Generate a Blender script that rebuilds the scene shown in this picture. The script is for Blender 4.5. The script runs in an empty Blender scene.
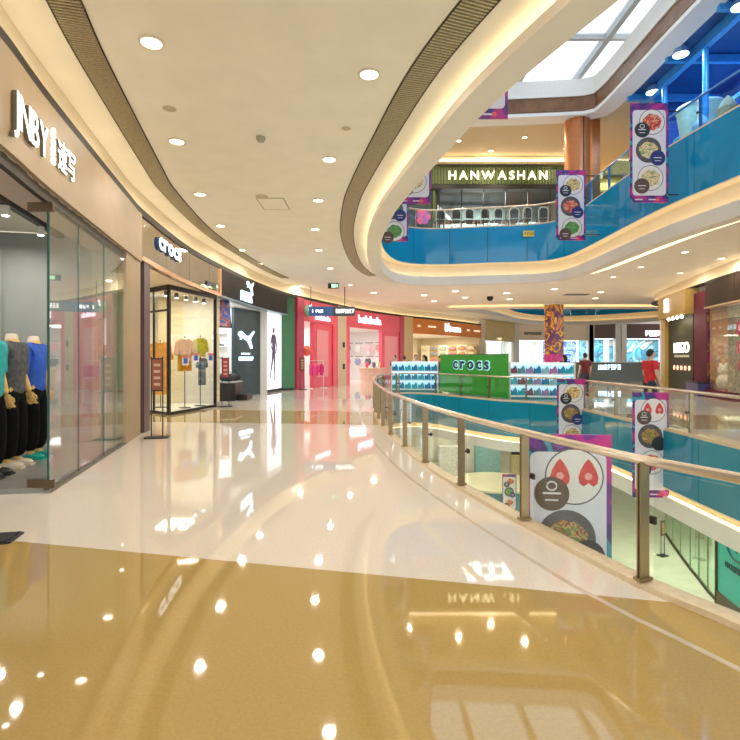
import bpy, bmesh, math, random
from mathutils import Vector, Matrix
from mathutils.geometry import tessellate_polygon
random.seed(7)
SC = bpy.context.scene
COL = SC.collection
PI = math.pi

# ------------------------------------------------------------------ camera, world, exposure
cam = bpy.data.cameras.new('camera'); camo = bpy.data.objects.new('camera', cam); COL.objects.link(camo)
cam.sensor_width = 36.0; cam.lens = 36.0*520/740; cam.shift_y = -12.5/740
cam.clip_start = .05; cam.clip_end = 300
camo.location = (0, 0, 1.5); camo.rotation_euler = (PI/2, 0, 0)
SC.camera = camo
world = bpy.data.worlds.new('daylight'); SC.world = world; world.use_nodes = True
bg = world.node_tree.nodes['Background']; bg.inputs[0].default_value = (.90, .95, 1.0, 1); bg.inputs[1].default_value = 1.4
vs = SC.view_settings
vs.view_transform = 'Standard'; vs.look = 'None'; vs.gamma = 1.0; vs.use_curve_mapping = False; vs.exposure = 0.50
DOWN_W = 21.0       # watts of one recessed downlight
COVE = 4.0          # radiance of the hidden cove strips

# ------------------------------------------------------------------ materials
MATS = {}
def mat(name, col=(.8,.8,.8), rough=.5, metal=0.0, emit=None, es=0.0, noise=0.0, nscale=8.0, bump=0.0, spec=.5, coat=0.0):
    if name in MATS: return MATS[name]
    m = bpy.data.materials.new(name); m.use_nodes = True
    nt = m.node_tree; b = nt.nodes['Principled BSDF']
    b.inputs['Base Color'].default_value = (*col, 1); b.inputs['Roughness'].default_value = rough
    b.inputs['Metallic'].default_value = metal; b.inputs['Specular IOR Level'].default_value = spec
    b.inputs['Coat Weight'].default_value = coat; b.inputs['Coat Roughness'].default_value = .04
    if emit: b.inputs['Emission Color'].default_value = (*emit, 1); b.inputs['Emission Strength'].default_value = es
    if noise or bump:
        tc = nt.nodes.new('ShaderNodeTexCoord'); nz = nt.nodes.new('ShaderNodeTexNoise')
        nz.inputs['Scale'].default_value = nscale; nz.inputs['Detail'].default_value = 4
        nt.links.new(tc.outputs['Object'], nz.inputs['Vector'])
        if noise:
            r = nt.nodes.new('ShaderNodeValToRGB')
            r.color_ramp.elements[0].position = .3; r.color_ramp.elements[1].position = .7
            r.color_ramp.elements[0].color = (*[c*(1-noise) for c in col], 1)
            r.color_ramp.elements[1].color = (*[min(1, c*(1+noise)) for c in col], 1)
            nt.links.new(nz.outputs['Fac'], r.inputs['Fac']); nt.links.new(r.outputs['Color'], b.inputs['Base Color'])
        if bump:
            bp = nt.nodes.new('ShaderNodeBump'); bp.inputs['Strength'].default_value = bump; bp.inputs['Distance'].default_value = .02
            nt.links.new(nz.outputs['Fac'], bp.inputs['Height']); nt.links.new(bp.outputs['Normal'], b.inputs['Normal'])
    MATS[name] = m
    return m
def glow(name, col, s): return mat(name, (.9,.9,.9), .6, emit=col, es=s)
def glass(name, tint=(.95,.985,.965), ior=1.45, rough=0.0):
    if name in MATS: return MATS[name]
    m = bpy.data.materials.new(name); m.use_nodes = True; nt = m.node_tree; nt.nodes.clear()
    out = nt.nodes.new('ShaderNodeOutputMaterial'); mx = nt.nodes.new('ShaderNodeMixShader')
    tr = nt.nodes.new('ShaderNodeBsdfTransparent'); gl = nt.nodes.new('ShaderNodeBsdfGlossy'); lw = nt.nodes.new('ShaderNodeLayerWeight')
    tr.inputs[0].default_value = (*tint, 1); gl.inputs['Roughness'].default_value = rough; lw.inputs['Blend'].default_value = .5
    pw = nt.nodes.new('ShaderNodeMath'); pw.operation = 'POWER'; pw.inputs[1].default_value = 4.5; nt.links.new(lw.outputs['Facing'], pw.inputs[0])
    r0 = ((ior-1)/(ior+1))**2; fr = nt.nodes.new('ShaderNodeMath'); fr.operation = 'MULTIPLY_ADD'; fr.inputs[1].default_value = 1-r0; fr.inputs[2].default_value = r0
    nt.links.new(pw.outputs[0], fr.inputs[0]); nt.links.new(fr.outputs[0], mx.inputs[0]); nt.links.new(tr.outputs[0], mx.inputs[1]); nt.links.new(gl.outputs[0], mx.inputs[2])
    nt.links.new(mx.outputs[0], out.inputs[0]); MATS[name] = m
    return m
def floor_material():
    m = bpy.data.materials.new('polished_terrazzo'); m.use_nodes = True; nt = m.node_tree; b = nt.nodes['Principled BSDF']
    N = nt.nodes.new; L = nt.links.new
    tc = N('ShaderNodeNewGeometry'); sp = N('ShaderNodeSeparateXYZ'); L(tc.outputs['Position'], sp.inputs[0])
    def math_(op, a, b_):
        n = N('ShaderNodeMath'); n.operation = op
        for i, v in enumerate((a, b_)):
            if isinstance(v, (int, float)): n.inputs[i].default_value = v
            else: L(v, n.inputs[i])
        return n.outputs[0]
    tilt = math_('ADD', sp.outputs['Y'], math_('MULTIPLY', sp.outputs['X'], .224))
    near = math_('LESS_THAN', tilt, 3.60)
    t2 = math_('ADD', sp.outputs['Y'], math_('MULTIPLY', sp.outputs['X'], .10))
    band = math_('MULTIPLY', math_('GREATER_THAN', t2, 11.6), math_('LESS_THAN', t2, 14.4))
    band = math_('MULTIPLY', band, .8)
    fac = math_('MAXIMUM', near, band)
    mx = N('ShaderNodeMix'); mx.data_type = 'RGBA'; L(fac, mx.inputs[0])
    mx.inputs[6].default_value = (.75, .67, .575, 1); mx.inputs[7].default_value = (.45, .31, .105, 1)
    nz = N('ShaderNodeTexNoise'); nz.inputs['Scale'].default_value = 60; nz.inputs['Detail'].default_value = 6; L(tc.outputs['Position'], nz.inputs['Vector'])
    rp = N('ShaderNodeValToRGB'); rp.color_ramp.elements[0].position = .35; rp.color_ramp.elements[1].position = .68
    rp.color_ramp.elements[0].color = (.80,.80,.80,1); rp.color_ramp.elements[1].color = (1.0,1.0,1.0,1)
    L(nz.outputs['Fac'], rp.inputs['Fac'])
    ml = N('ShaderNodeMix'); ml.data_type = 'RGBA'; ml.blend_type = 'MULTIPLY'; ml.inputs[0].default_value = .6
    L(mx.outputs[2], ml.inputs[6]); L(rp.outputs['Color'], ml.inputs[7]); L(ml.outputs[2], b.inputs['Base Color'])
    b.inputs['Roughness'].default_value = .035; b.inputs['Specular IOR Level'].default_value = .75
    MATS['polished_terrazzo'] = m
    return m
def gradient_print(name, cols, scale=1.6, distort=4.0):
    if name in MATS: return MATS[name]
    m = bpy.data.materials.new(name); m.use_nodes = True; nt = m.node_tree; b = nt.nodes['Principled BSDF']
    tc = nt.nodes.new('ShaderNodeTexCoord'); nz = nt.nodes.new('ShaderNodeTexNoise'); r = nt.nodes.new('ShaderNodeValToRGB')
    nz.inputs['Scale'].default_value = scale; nz.inputs['Distortion'].default_value = distort; nz.inputs['Detail'].default_value = 1
    nt.links.new(tc.outputs['Object'], nz.inputs['Vector']); nt.links.new(nz.outputs['Fac'], r.inputs['Fac'])
    e = r.color_ramp.elements; r.color_ramp.interpolation = 'CONSTANT'
    lo, hi = .28, .72
    e[0].position = 0; e[0].color = (*cols[0], 1); e[1].position = lo+(hi-lo)/len(cols); e[1].color = (*cols[1], 1)
    for i in range(2, len(cols)):
        x = e.new(lo+(hi-lo)*i/len(cols)); x.color = (*cols[i], 1)
    nt.links.new(r.outputs['Color'], b.inputs['Base Color']); b.inputs['Roughness'].default_value = .35
    MATS[name] = m
    return m

# ------------------------------------------------------------------ geometry helpers
class MB:
    def __init__(s): s.v = []; s.f = []
    def add(s, vs, fs, M=None):
        o = len(s.v)
        s.v += [tuple(M @ Vector(v)) if M else tuple(v) for v in vs]
        s.f += [tuple(i+o for i in f) for f in fs]
        return s
    def box(s, c, d, M=None):
        x, y, z = c; a, b, h = d[0]/2, d[1]/2, d[2]/2
        vs = [(x+i*a, y+j*b, z+k*h) for k in (-1,1) for j in (-1,1) for i in (-1,1)]
        return s.add(vs, [(0,2,3,1),(4,5,7,6),(0,1,5,4),(2,6,7,3),(0,4,6,2),(1,3,7,5)], M)
    def b2(s, p, q, M=None):
        return s.box([(a+b)/2 for a, b in zip(p, q)], [abs(b-a) for a, b in zip(p, q)], M)
    def prism(s, poly, z0, z1, M=None):
        n = len(poly); vs = [(x, y, z0) for x, y in poly]+[(x, y, z1) for x, y in poly]
        tris = tessellate_polygon([[Vector((x, y, 0)) for x, y in poly]])
        fs = [(a, b, c) for a, b, c in tris]+[(a+n, b+n, c+n) for a, b, c in tris]
        fs += [(i, (i+1) % n, (i+1) % n+n, i+n) for i in range(n)]
        return s.add(vs, fs, M)
    def lathe(s, prof, seg=16, M=None, cap=True):
        vs = []; fs = []; n = len(prof)
        for r, z in prof:
            for k in range(seg): a = 2*PI*k/seg; vs.append((r*math.cos(a), r*math.sin(a), z))
        for i in range(n-1):
            for k in range(seg): k2 = (k+1) % seg; fs.append((i*seg+k, i*seg+k2, (i+1)*seg+k2, (i+1)*seg+k))
        if cap: fs += [tuple(range(seg))[::-1], tuple((n-1)*seg+k for k in range(seg))]
        return s.add(vs, fs, M)
    def tube(s, pts, r, seg=8, M=None, closed=False):
        pts = [Vector(p) for p in pts]; n = len(pts); vs = []; fs = []
        rr = r if isinstance(r, (list, tuple)) else [r]*n
        for i, p in enumerate(pts):
            a = pts[i-1] if (i or closed) else p; b = pts[(i+1) % n] if (i < n-1 or closed) else p
            t = (b-a).normalized(); u = t.cross(Vector((0,0,1)))
            if u.length < .05: u = t.cross(Vector((1,0,0)))
            u.normalize(); w = u.cross(t)
            for k in range(seg): q = 2*PI*k/seg; vs.append(tuple(p+(u*math.cos(q)+w*math.sin(q))*rr[i]))
        for i in range(n if closed else n-1):
            j = (i+1) % n
            for k in range(seg): k2 = (k+1) % seg; fs.append((i*seg+k, i*seg+k2, j*seg+k2, j*seg+k))
        if not closed: fs += [tuple(range(seg))[::-1], tuple((n-1)*seg+k for k in range(seg))]
        return s.add(vs, fs, M)
    def ball(s, c, r, seg=12, M=None):
        if isinstance(r, (int, float)): r = (r, r, r)
        vs = []; fs = []; n = max(4, seg//2)
        for i in range(n+1):
            th = PI*i/n
            for k in range(seg): a = 2*PI*k/seg; vs.append((c[0]+r[0]*math.sin(th)*math.cos(a), c[1]+r[1]*math.sin(th)*math.sin(a), c[2]-r[2]*math.cos(th)))
        for i in range(n):
            for k in range(seg): k2 = (k+1) % seg; fs.append((i*seg+k, i*seg+k2, (i+1)*seg+k2, (i+1)*seg+k))
        return s.add(vs, fs, M)
    def sweep(s, frames, prof, closed=False, solid=True):
        """frames: (x,y,nx,ny) along a plan curve; prof: (offset along normal, z)"""
        n = len(prof); m = len(frames); vs = []; fs = []
        for x, y, nx, ny in frames:
            for o, z in prof: vs.append((x+nx*o, y+ny*o, z))
        for i in range(m if closed else m-1):
            j = (i+1) % m
            for k in range(n if solid else n-1):
                k2 = (k+1) % n; fs.append((i*n+k, j*n+k, j*n+k2, i*n+k2))
        if solid and not closed and n > 2: fs += [tuple(range(n)), tuple((m-1)*n+k for k in range(n))[::-1]]
        return s.add(vs, fs)
    def rect_sweep(s, frames, o0, o1, z0, z1, closed=False):
        return s.sweep(frames, [(o0, z0), (o1, z0), (o1, z1), (o0, z1)], closed)
    def mesh(s, name, m, smooth=False):
        me = bpy.data.meshes.new(name); me.from_pydata(s.v, [], s.f)
        bm = bmesh.new(); bm.from_mesh(me); bmesh.ops.recalc_face_normals(bm, faces=bm.faces); bm.to_mesh(me); bm.free()
        if smooth:
            me.polygons.foreach_set('use_smooth', [True]*len(me.polygons))
            try: me.set_sharp_from_angle(angle=math.radians(35))
            except Exception: pass
        me.materials.append(m)
        return me
WO = {}
def wloc(o):
    v = Vector(o.location)
    while o.parent: o = o.parent; v = v+Vector(o.location)
    return v
def link(name, me, parent=None, loc=(0,0,0), rot=None):
    o = bpy.data.objects.new(name, me); COL.objects.link(o)
    if parent: o.parent = parent
    o.location = loc
    if rot is not None: o.rotation_euler = rot
    return o
def obj(name, mb, m, parent=None, smooth=False):
    """one mesh object; vertices are in the frame of the top-level thing (world when the thing stands at its place)"""
    xs, ys, zs = zip(*mb.v)
    c = Vector(((min(xs)+max(xs))/2, (min(ys)+max(ys))/2, min(zs)))
    mb.v = [(v[0]-c.x, v[1]-c.y, v[2]-c.z) for v in mb.v]
    return link(name, mb.mesh(name, m, smooth), parent, c-wloc(parent) if parent else c)
def tag(o, label=None, cat=None, group=None, kind=None):
    if label: o['label'] = label
    if cat: o['category'] = cat
    if group: o['group'] = group
    if kind: o['kind'] = kind
    return o
def thing(name, label, cat, loc=(0,0,0), group=None, kind=None):
    return tag(link(name, None, None, loc), label, cat, group, kind)
def struct(name, mb, m, label, smooth=False): return tag(obj(name, mb, m, None, smooth), label, 'building', None, 'structure')
def sroot(name, label, loc=(0,0,0)): return thing(name, label, 'building', loc, None, 'structure')
def copy_tree(o, loc, rz=None, parent=None, label=None, group=None):
    c = o.copy(); COL.objects.link(c); c.parent = parent
    if parent is None:
        c.location = loc
        if rz is not None: c.rotation_euler = (0, 0, rz)
        if label: c['label'] = label
        if group: c['group'] = group
    for ch in [x for x in o.children]: copy_tree(ch, None, None, c)
    return c
def frm(o, xdir, up=(0,0,1)):
    """matrix whose local x runs along xdir, y up, z out of the face"""
    x = Vector((xdir[0], xdir[1], xdir[2] if len(xdir) > 2 else 0)).normalized(); u = Vector(up); z = x.cross(u)
    return Matrix(((x.x, u.x, z.x, o[0]), (x.y, u.y, z.y, o[1]), (x.z, u.z, z.z, o[2]), (0,0,0,1)))
class Curve:
    def __init__(s, pts, closed=False, n=14):
        P = [Vector(p) for p in pts]; m = len(P); q = []
        for i in range(m if closed else m-1):
            g = (lambda k: P[k % m]) if closed else (lambda k: P[max(0, min(m-1, k))])
            a, b, c, d = g(i-1), g(i), g(i+1), g(i+2)
            for k in range(n):
                t = k/n
                q.append(.5*((2*b)+(c-a)*t+(2*a-5*b+4*c-d)*t*t+(3*b-a-3*c+d)*t**3))
        if not closed: q.append(P[-1])
        s.p = q; s.closed = closed; s.c = [0]
        for i in range(1, len(q)+(1 if closed else 0)): s.c.append(s.c[-1]+(q[i % len(q)]-q[i-1]).length)
        s.L = s.c[-1]
    def at(s, d):
        d = d % s.L if s.closed else max(0, min(s.L-1e-6, d))
        import bisect
        i = min(bisect.bisect_right(s.c, d)-1, len(s.c)-2); n = len(s.p)
        a, b = s.p[i], s.p[(i+1) % n]; t = (d-s.c[i])/max(1e-9, s.c[i+1]-s.c[i])
        def tg(k):
            u = s.p[(k+1) % n] if (s.closed or k < n-1) else s.p[k]; w = s.p[k-1] if (s.closed or k > 0) else s.p[k]
            return (u-w).normalized()
        tn = (tg(i)*(1-t)+tg((i+1) % n)*t).normalized(); p = a*(1-t)+b*t
        return p, tn, Vector((tn.y, -tn.x))
    def fr(s, d): p, t, n = s.at(d); return (p.x, p.y, n.x, n.y)
    def sub(s, d0, d1, ds=.35):
        k = max(1, int(math.ceil((d1-d0)/ds)))
        return [s.fr(d0+(d1-d0)*i/k) for i in range(k+1)]
    def ring(s, ds=.35): k = int(s.L/ds); return [s.fr(s.L*i/k) for i in range(k)]
    def sy(s, y):
        """arc length at which the curve reaches that y (curves that run with growing y)"""
        for i in range(1, len(s.p)):
            if s.p[i-1].y <= y <= s.p[i].y: return s.c[i-1]+(s.c[i]-s.c[i-1])*(y-s.p[i-1].y)/max(1e-9, s.p[i].y-s.p[i-1].y)
        return 0 if y < s.p[0].y else s.L
    def ys(s, y0, y1, ds=.35): return s.sub(s.sy(y0), s.sy(y1), ds)
    def poly(s, off=0, ds=.35): return [Vector((x+nx*off, y+ny*off, 0)) for x, y, nx, ny in s.ring(ds)]
def sheet(outer, holes, z):
    loops = [[Vector((x, y, 0)) for x, y in outer]]+holes
    tris = tessellate_polygon(loops); vs = [(v.x, v.y, z) for l in loops for v in l]
    return MB().add(vs, [tuple(t) for t in tris])
ORD = 'first second third fourth fifth sixth seventh eighth ninth tenth eleventh twelfth thirteenth fourteenth fifteenth sixteenth'.split()
TXT = {}
def glyph(ch, size, ext, off):
    k = (ch, size, ext, off)
    if k in TXT: return TXT[k]
    cu = bpy.data.curves.new('t', 'FONT'); cu.body = ch; cu.size = size; cu.extrude = ext; cu.offset = off; cu.resolution_u = 3
    to = bpy.data.objects.new('t', cu); COL.objects.link(to)
    bpy.context.view_layer.update()
    me = bpy.data.meshes.new_from_object(to.evaluated_get(bpy.context.evaluated_depsgraph_get()))
    bpy.data.objects.remove(to); bpy.data.curves.remove(cu)
    vs = [tuple(v.co) for v in me.vertices]; fs = [tuple(p.vertices) for p in me.polygons]; bpy.data.meshes.remove(me)
    if vs: x0 = min(v[0] for v in vs); w = max(v[0] for v in vs)-x0; vs = [(x-x0, y, z) for x, y, z in vs]
    else: w = size*.3
    TXT[k] = (vs, fs, w)
    return TXT[k]
def text(word, M, size, m, parent, ext=.02, off=0.0, gap=.12, width=None, name='letter', join=False, squash=1.0):
    """row of separate letters (or one printed line when join), its middle at M's origin, baseline at y=0"""
    g = [glyph(c, size, ext, off) for c in word]
    tot = sum(x[2] for x in g)+gap*size*(len(g)-1); k = (width/tot) if width else squash
    x = -tot/2; out = []; acc = MB()
    for (vs, fs, w) in g:
        if vs:
            mb = acc if join else MB()
            mb.add([((px+x)*k, py, pz+ext) for px, py, pz in vs], fs, M)
            if not join: out.append(obj(name, mb, m, parent))
        x += w+gap*size
    if join and acc.v: out.append(obj(name, acc, m, parent))
    return out
def marks(M, w, h, n, m, parent, name='lettering', d=.02):
    """row of blocky strokes standing for lettering too small to read in the photograph"""
    mb = MB(); c = w/n; th = min(.24*c, .2*h)
    for i in range(n):
        x = -w/2+(i+.5)*c; a = .36*c; k = random.randrange(4)
        mb.box((x-a+th/2, h/2, d/2), (th, h, d), M)
        if k != 1: mb.box((x, h-th/2, d/2), (2*a, th, d), M)
        if k != 2: mb.box((x, th/2, d/2), (2*a, th, d), M)
        if k in (0,2): mb.box((x, h/2, d/2), (2*a, th, d), M)
        if k in (1,3): mb.box((x+a-th/2, h/2, d/2), (th, h, d), M)
    return obj(name, mb, m, parent)
def skin_mesh(verts, edges, radii, sub=1):
    me = bpy.data.meshes.new('s'); me.from_pydata(verts, edges, []); o = bpy.data.objects.new('s', me); COL.objects.link(o)
    md = o.modifiers.new('k', 'SKIN')
    if not me.skin_vertices: me.skin_vertices.new()
    for i, r in enumerate(radii):
        me.skin_vertices[0].data[i].radius = r if isinstance(r, tuple) else (r, r)
    me.skin_vertices[0].data[0].use_root = True
    md.use_smooth_shade = True
    sb = o.modifiers.new('b', 'SUBSURF'); sb.levels = sub; sb.render_levels = sub
    bpy.context.view_layer.update()
    r = bpy.data.meshes.new_from_object(o.evaluated_get(bpy.context.evaluated_depsgraph_get()))
    mb = MB().add([tuple(v.co) for v in r.vertices], [tuple(p.vertices) for p in r.polygons])
    bpy.data.objects.remove(o); bpy.data.meshes.remove(r)
    return mb

# ------------------------------------------------------------------ palette
FLOOR = floor_material()
CEIL = mat('ceiling_paint', (.90,.85,.745), .75, noise=.03, nscale=2)
LIP = mat('lip_paint', (.84,.77,.68), .6, noise=.03, nscale=2)
WARMP = mat('warm_plaster', (.86,.74,.54), .7, noise=.03, nscale=3)
TAN = mat('tan_panel', (.385,.28,.17), .5, noise=.04, nscale=3)
DARK = mat('dark_bronze', (.03,.022,.012), .6, .1, noise=.2)
BLACK = mat('black_metal', (.015,.014,.014), .35, .3, noise=.2)
STEEL = mat('bronze_steel', (.36,.27,.15), .30, .9, noise=.12, nscale=4)
RAIL = mat('rail_steel', (.70,.60,.48), .25, .75, noise=.08, nscale=3)
BLUEG = mat('blue_cladding_glass', (.008,.26,.50), .05, noise=.10, nscale=.8, spec=.45, coat=.15)
CLEAR = glass('clear_glass')
BLUET = glass('blue_tint_glass', (.62,.86,.98))
SHOPG = glass('shop_glass', (.96,.98,.97), 1.5)
GEDGE = mat('glass_edge', (.02,.09,.07), .2, noise=.1)
COVEL = glow('cove_led', (1.0,.78,.45), COVE)
COVEW = glow('cove_led_pale', (1.0,.74,.38), COVE*.8)
WHITE = mat('white_paint', (.85,.84,.82), .6, noise=.02)
GREYW = mat('grey_plaster', (.34,.36,.33), .7, noise=.05, nscale=2)
GRILLE = mat('grille_metal', (.55,.48,.32), .45, .5, noise=.15, nscale=30)
STONE = mat('kerb_stone', (.70,.55,.36), .25, noise=.08, nscale=20)
LETW = glow('sign_white', (1,.98,.95), 1.3)
LETB = glow('sign_cold_white', (.50,.80,1), 1.6)

# ------------------------------------------------------------------ plan curves (metres)
VOID = Curve([(3.7,-3),(2.75,1.2),(2.05,2.87),(1.76,3.45),(1.38,4.67),(1.04,5.94),(.766,7.24),(.55,8.69),(.375,9.96),(.26,11.5),(.15,13.8),(.13,16.5),
              (.3,19.2),(.8,21.2),(1.7,21.9),(2.7,21.3),(3.6,19.8),(4.6,18.2),(5.6,17.3),(6.15,16),(6.24,13),(6.26,10.9),(6.23,8.7),(6.3,4),(6.8,-3)][::-1], True)
UPV = Curve([(4.4,-3),(3.3,1.5),(2.7,3.1),(2.16,4.5),(1.55,6.2),(1.1,8.16),(.74,9.92),(.5,11.4),(.3,14),(.34,17),(.6,19.6),(1.25,21.5),(2.6,22.2),(5,21.8),(6.8,21.45),(7.6,20.7),
             (7.8,19.2),(7.77,16),(7.78,13.7),(8.05,11.4),(8.6,8),(9.3,3),(9.8,-3)][::-1], True)
TOPV = Curve([(4.4,-3),(3.3,1.5),(2.16,4.5),(1.1,8.16),(.5,11.4),(.3,14),(.34,17),(.6,19.6),(1.25,21.3),(3,21.9),(5.5,21.75),(8.2,21.5),(9.0,21.35),(9.2,20.9),(9.25,19.5),(9.25,16),(9.4,13),(9.9,8),(10.5,3),(11,-3)][::-1], True)
FARV = Curve([(5.5,34.2),(7.8,36.6),(10.6,41.2),(13.4,46.2),(17,49.4),(21,48.8),(24,45),(25,41),(24,36),(20,33.6),(12,33.3),(8,33.4)][::-1], True)
LEFT = Curve([(-1.3,-3),(-2.25,0),(-2.95,3),(-3.27,4.6),(-3.56,5.76),(-4.25,9),(-4.5,10.4),(-4.75,13.5),(-4.67,16.3),(-4.35,20),(-3.83,22.9),(-3.41,24.1),(-1.79,28.2),(0,32),(2.29,35.5),(5.5,39.3),(9.6,45),(14,50.5)])
RIGHT = Curve([(10.6,-3),(10.9,6),(11.5,12),(12.3,17.3),(13.1,21),(14.2,25.1),(15.6,28.5),(20,31)])
def ccw(c):
    a = sum(p.x*q.y-q.x*p.y for p, q in zip(c.p, c.p[1:]+c.p[:1]))
    if a < 0:
        c.p.reverse(); c.c = [0]
        for i in range(1, len(c.p)+1): c.c.append(c.c[-1]+(c.p[i % len(c.p)]-c.p[i-1]).length)
for c in (VOID, UPV, TOPV, FARV): ccw(c)
def shifted(c, off):
    k = len(c.p); q = []
    for i in range(k):
        t_ = (c.p[(i+1) % k]-c.p[i-1]).normalized(); q.append(c.p[i]+Vector((t_.y, -t_.x))*off)
    c.p = q; c.c = [0]
    for i in range(1, k+1): c.c.append(c.c[-1]+(q[i % k]-q[i-1]).length)
    c.L = c.c[-1]
shifted(VOID, -.13)                         # the posts stand a little inside the slab edge
F2, F3, FL = 7.0, 13.9, -7.0
CH = 4.85                                   # ceiling of the storey we stand on
OUT = [(-14,-6),(42,-6),(42,64),(-14,64)]

# ------------------------------------------------------------------ floors and ceilings
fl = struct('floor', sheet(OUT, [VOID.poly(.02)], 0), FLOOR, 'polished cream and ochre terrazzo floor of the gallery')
struct('floor_lower', sheet(OUT, [], FL), mat('lower_floor_stone', (.66,.66,.52), .08, noise=.06, nscale=1.5, spec=.6), 'pale polished floor of the storey below')
struct('floor_upper', sheet(OUT, [UPV.poly(.02), FARV.poly(.02)], F2), mat('upper_floor_stone', (.6,.5,.38), .2, noise=.05), 'floor of the restaurant storey above')
struct('ceiling', sheet(OUT, [UPV.poly(.03), FARV.poly(.03)], CH), CEIL, 'warm cream plaster ceiling with recessed lights')
struct('ceiling_lower', sheet(OUT, [VOID.poly(.03)], -1.48), mat('lower_ceiling_paint', (.82,.78,.66), .7, noise=.03), 'ceiling of the storey below')
# ceiling over the upper storey: beige on the restaurant side, deep blue over the right-hand gallery
struct('ceiling_upper', sheet(OUT, [TOPV.poly(.03)], 11.75), mat('upper_ceiling_paint', (.62,.52,.36), .7, noise=.04), 'beige ceiling of the restaurant storey')
# inlay line in the floor that follows the balustrade
mb = MB(); mb.rect_sweep(VOID.ring(), .52, .56, 0, .002, True)
struct('trim_1', mb, mat('inlay_stone', (.56,.46,.35), .08, noise=.1), 'thin dark inlay line in the floor along the balustrade')

def arc(curve, x, y):
    return min(range(len(curve.p)), key=lambda i: (curve.p[i]-Vector((x, y))).length)
def span(curve, a, b):
    d0 = curve.c[arc(curve, *a)]; d1 = curve.c[arc(curve, *b)]
    if d1 < d0: d1 += curve.L
    return d0, d1
# ------------------------------------------------------------------ slab edges: lip, cove, blue glass cladding
def slab_edge(curve, F, name, label, clad, led, ncl=1.55, ymin=0, grille=True, depth=2.15, lt=.10, cb=.63):
    r = sroot(name, label, (curve.p[0].x, curve.p[0].y, F-2.4))
    ring = curve.ring(.3); c0 = F-depth
    obj('lip', MB().sweep(ring, [(0,c0-.25),(.38,c0-.25),(.38,c0-.13),(.355,c0-.13),(.355,c0-.21),(.03,c0-.21),(.03,c0+lt),(0,c0+lt)], True), LIP, r, True)
    obj('cove_light', MB().sweep(ring, [(.20,c0-.20),(.29,c0-.20),(.29,c0-.185),(.20,c0-.185)], True), led, r)
    obj('cove_band', MB().rect_sweep(ring,   .30, .34, c0+lt-.05, c0+cb-.01, True), WARMP, r, True)
    obj('cove_ledge', MB().rect_sweep(ring, .02, .36, c0+lt-.05, c0+lt-.02, True), LIP, r)
    obj('cove_light', MB().rect_sweep(ring, .10, .17, c0+lt-.019, c0+lt-.005, True), led, r)
    obj('cladding_soffit', MB().rect_sweep(ring, .0, .36, c0+cb-.03, c0+cb, True), WARMP, r)
    n = int(curve.L/ncl); ds = curve.L/n
    for i in range(n):
        p, t, nn = curve.at((i+.5)*ds)
        if p.y < ymin: continue
        fr = curve.sub(i*ds+.008, (i+1)*ds-.008, .3)
        obj('glass_panel', MB().rect_sweep(fr, 0, .03, c0+cb, F-.02), clad, r, True)
    obj('floor_edge', MB().rect_sweep(ring, .0, .12, F-.02, F, True), STONE, r)
    if grille:
        gf = curve.sub(*span(curve, (.5,21.0), (3.3,1.5)), .3)
        for o in (.74, 1.08): obj('vent_grille_frame', MB().rect_sweep(gf, o, o+.02, c0-.008, c0+.01), DARK, r)
        lf = curve.sub(*span(curve, (8.6,8), (7.7,20.6)), .3)
        obj('light_slot_frame', MB().rect_sweep(lf, .86, 1.24, c0-.012, c0), LIP, r)
        obj('light_slot', MB().rect_sweep(lf, .90, 1.20, c0-.015, c0-.011), glow('slot_glow', (1,.80,.42), 1.5), r)
        m = MB(); k = int(curve.L/.045)
        for i in range(k):
            x, y, nx, ny = curve.fr(curve.L*i/k)
            if y < 2.5 or y > 21 or x > 2.6: continue
            M = frm((x+nx*.92, y+ny*.92, c0-.005), (nx, ny))
            m.box((0,0,0), (.32, .012, .02), M)
        if m.v: tag(obj('vent_grille_slats', m, GRILLE, r), kind='stuff')
    return r
slab_edge(UPV, F2, 'trim_2', 'curved slab edge above with cove light and blue glass cladding', BLUEG, COVEL)
slab_edge(VOID, 0.0, 'trim_3', 'curved slab edge at our floor with cove light and teal glass cladding', mat('teal_cladding_glass', (.01,.24,.36), .05, noise=.12, nscale=.8, spec=.6, coat=.3), COVEL, grille=False, depth=1.48, lt=.09, cb=.28)
slab_edge(FARV, F2, 'trim_4', 'slab edge of the far second void with cove light', BLUEG, COVEW, ncl=2.2, grille=False)
# dark backing of the grille slot
UPR = UPV.ring(.3)
UPR = [f for f in UPV.sub(*span(UPV, (.5,21.0), (3.3,1.5)), .3)]
struct('trim_5', MB().rect_sweep(UPR, .75, 1.09, CH-.002, CH), mat('slot_black', (.22,.185,.115), .8, noise=.1), 'dark slot behind the curved air grille beside the void')

# top slab: white lip, timber band and tall white well up to the skylight
r = sroot('trim_6', 'top slab edge with white lip and brown timber band below the skylight', (9, 12, 11.5))
ring = TOPV.ring(.4)
obj('lip', MB().rect_sweep(ring, 0, .75, 11.52, 11.66, True), WHITE, r, True)
obj('timber_band', MB().rect_sweep(ring, .06, .12, 11.66, 12.3, True), mat('brown_timber', (.20,.09,.035), .3, noise=.3, nscale=3), r, True)
obj('well_wall', MB().rect_sweep(ring, .0, .08, 12.3, 13.0, True), WHITE, r, True)
BLUEC = mat('blue_ceiling_paint', (.012,.075,.26), .35, noise=.15, nscale=2)
bl = TOPV.sub(*span(TOPV, (10.7,1), (9.25,20.3)), .5)
struct('trim_7', MB().rect_sweep(bl, .76, 7.5, 11.62, 11.66), BLUEC, 'deep blue ceiling panel over the right-hand upper gallery')
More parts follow.
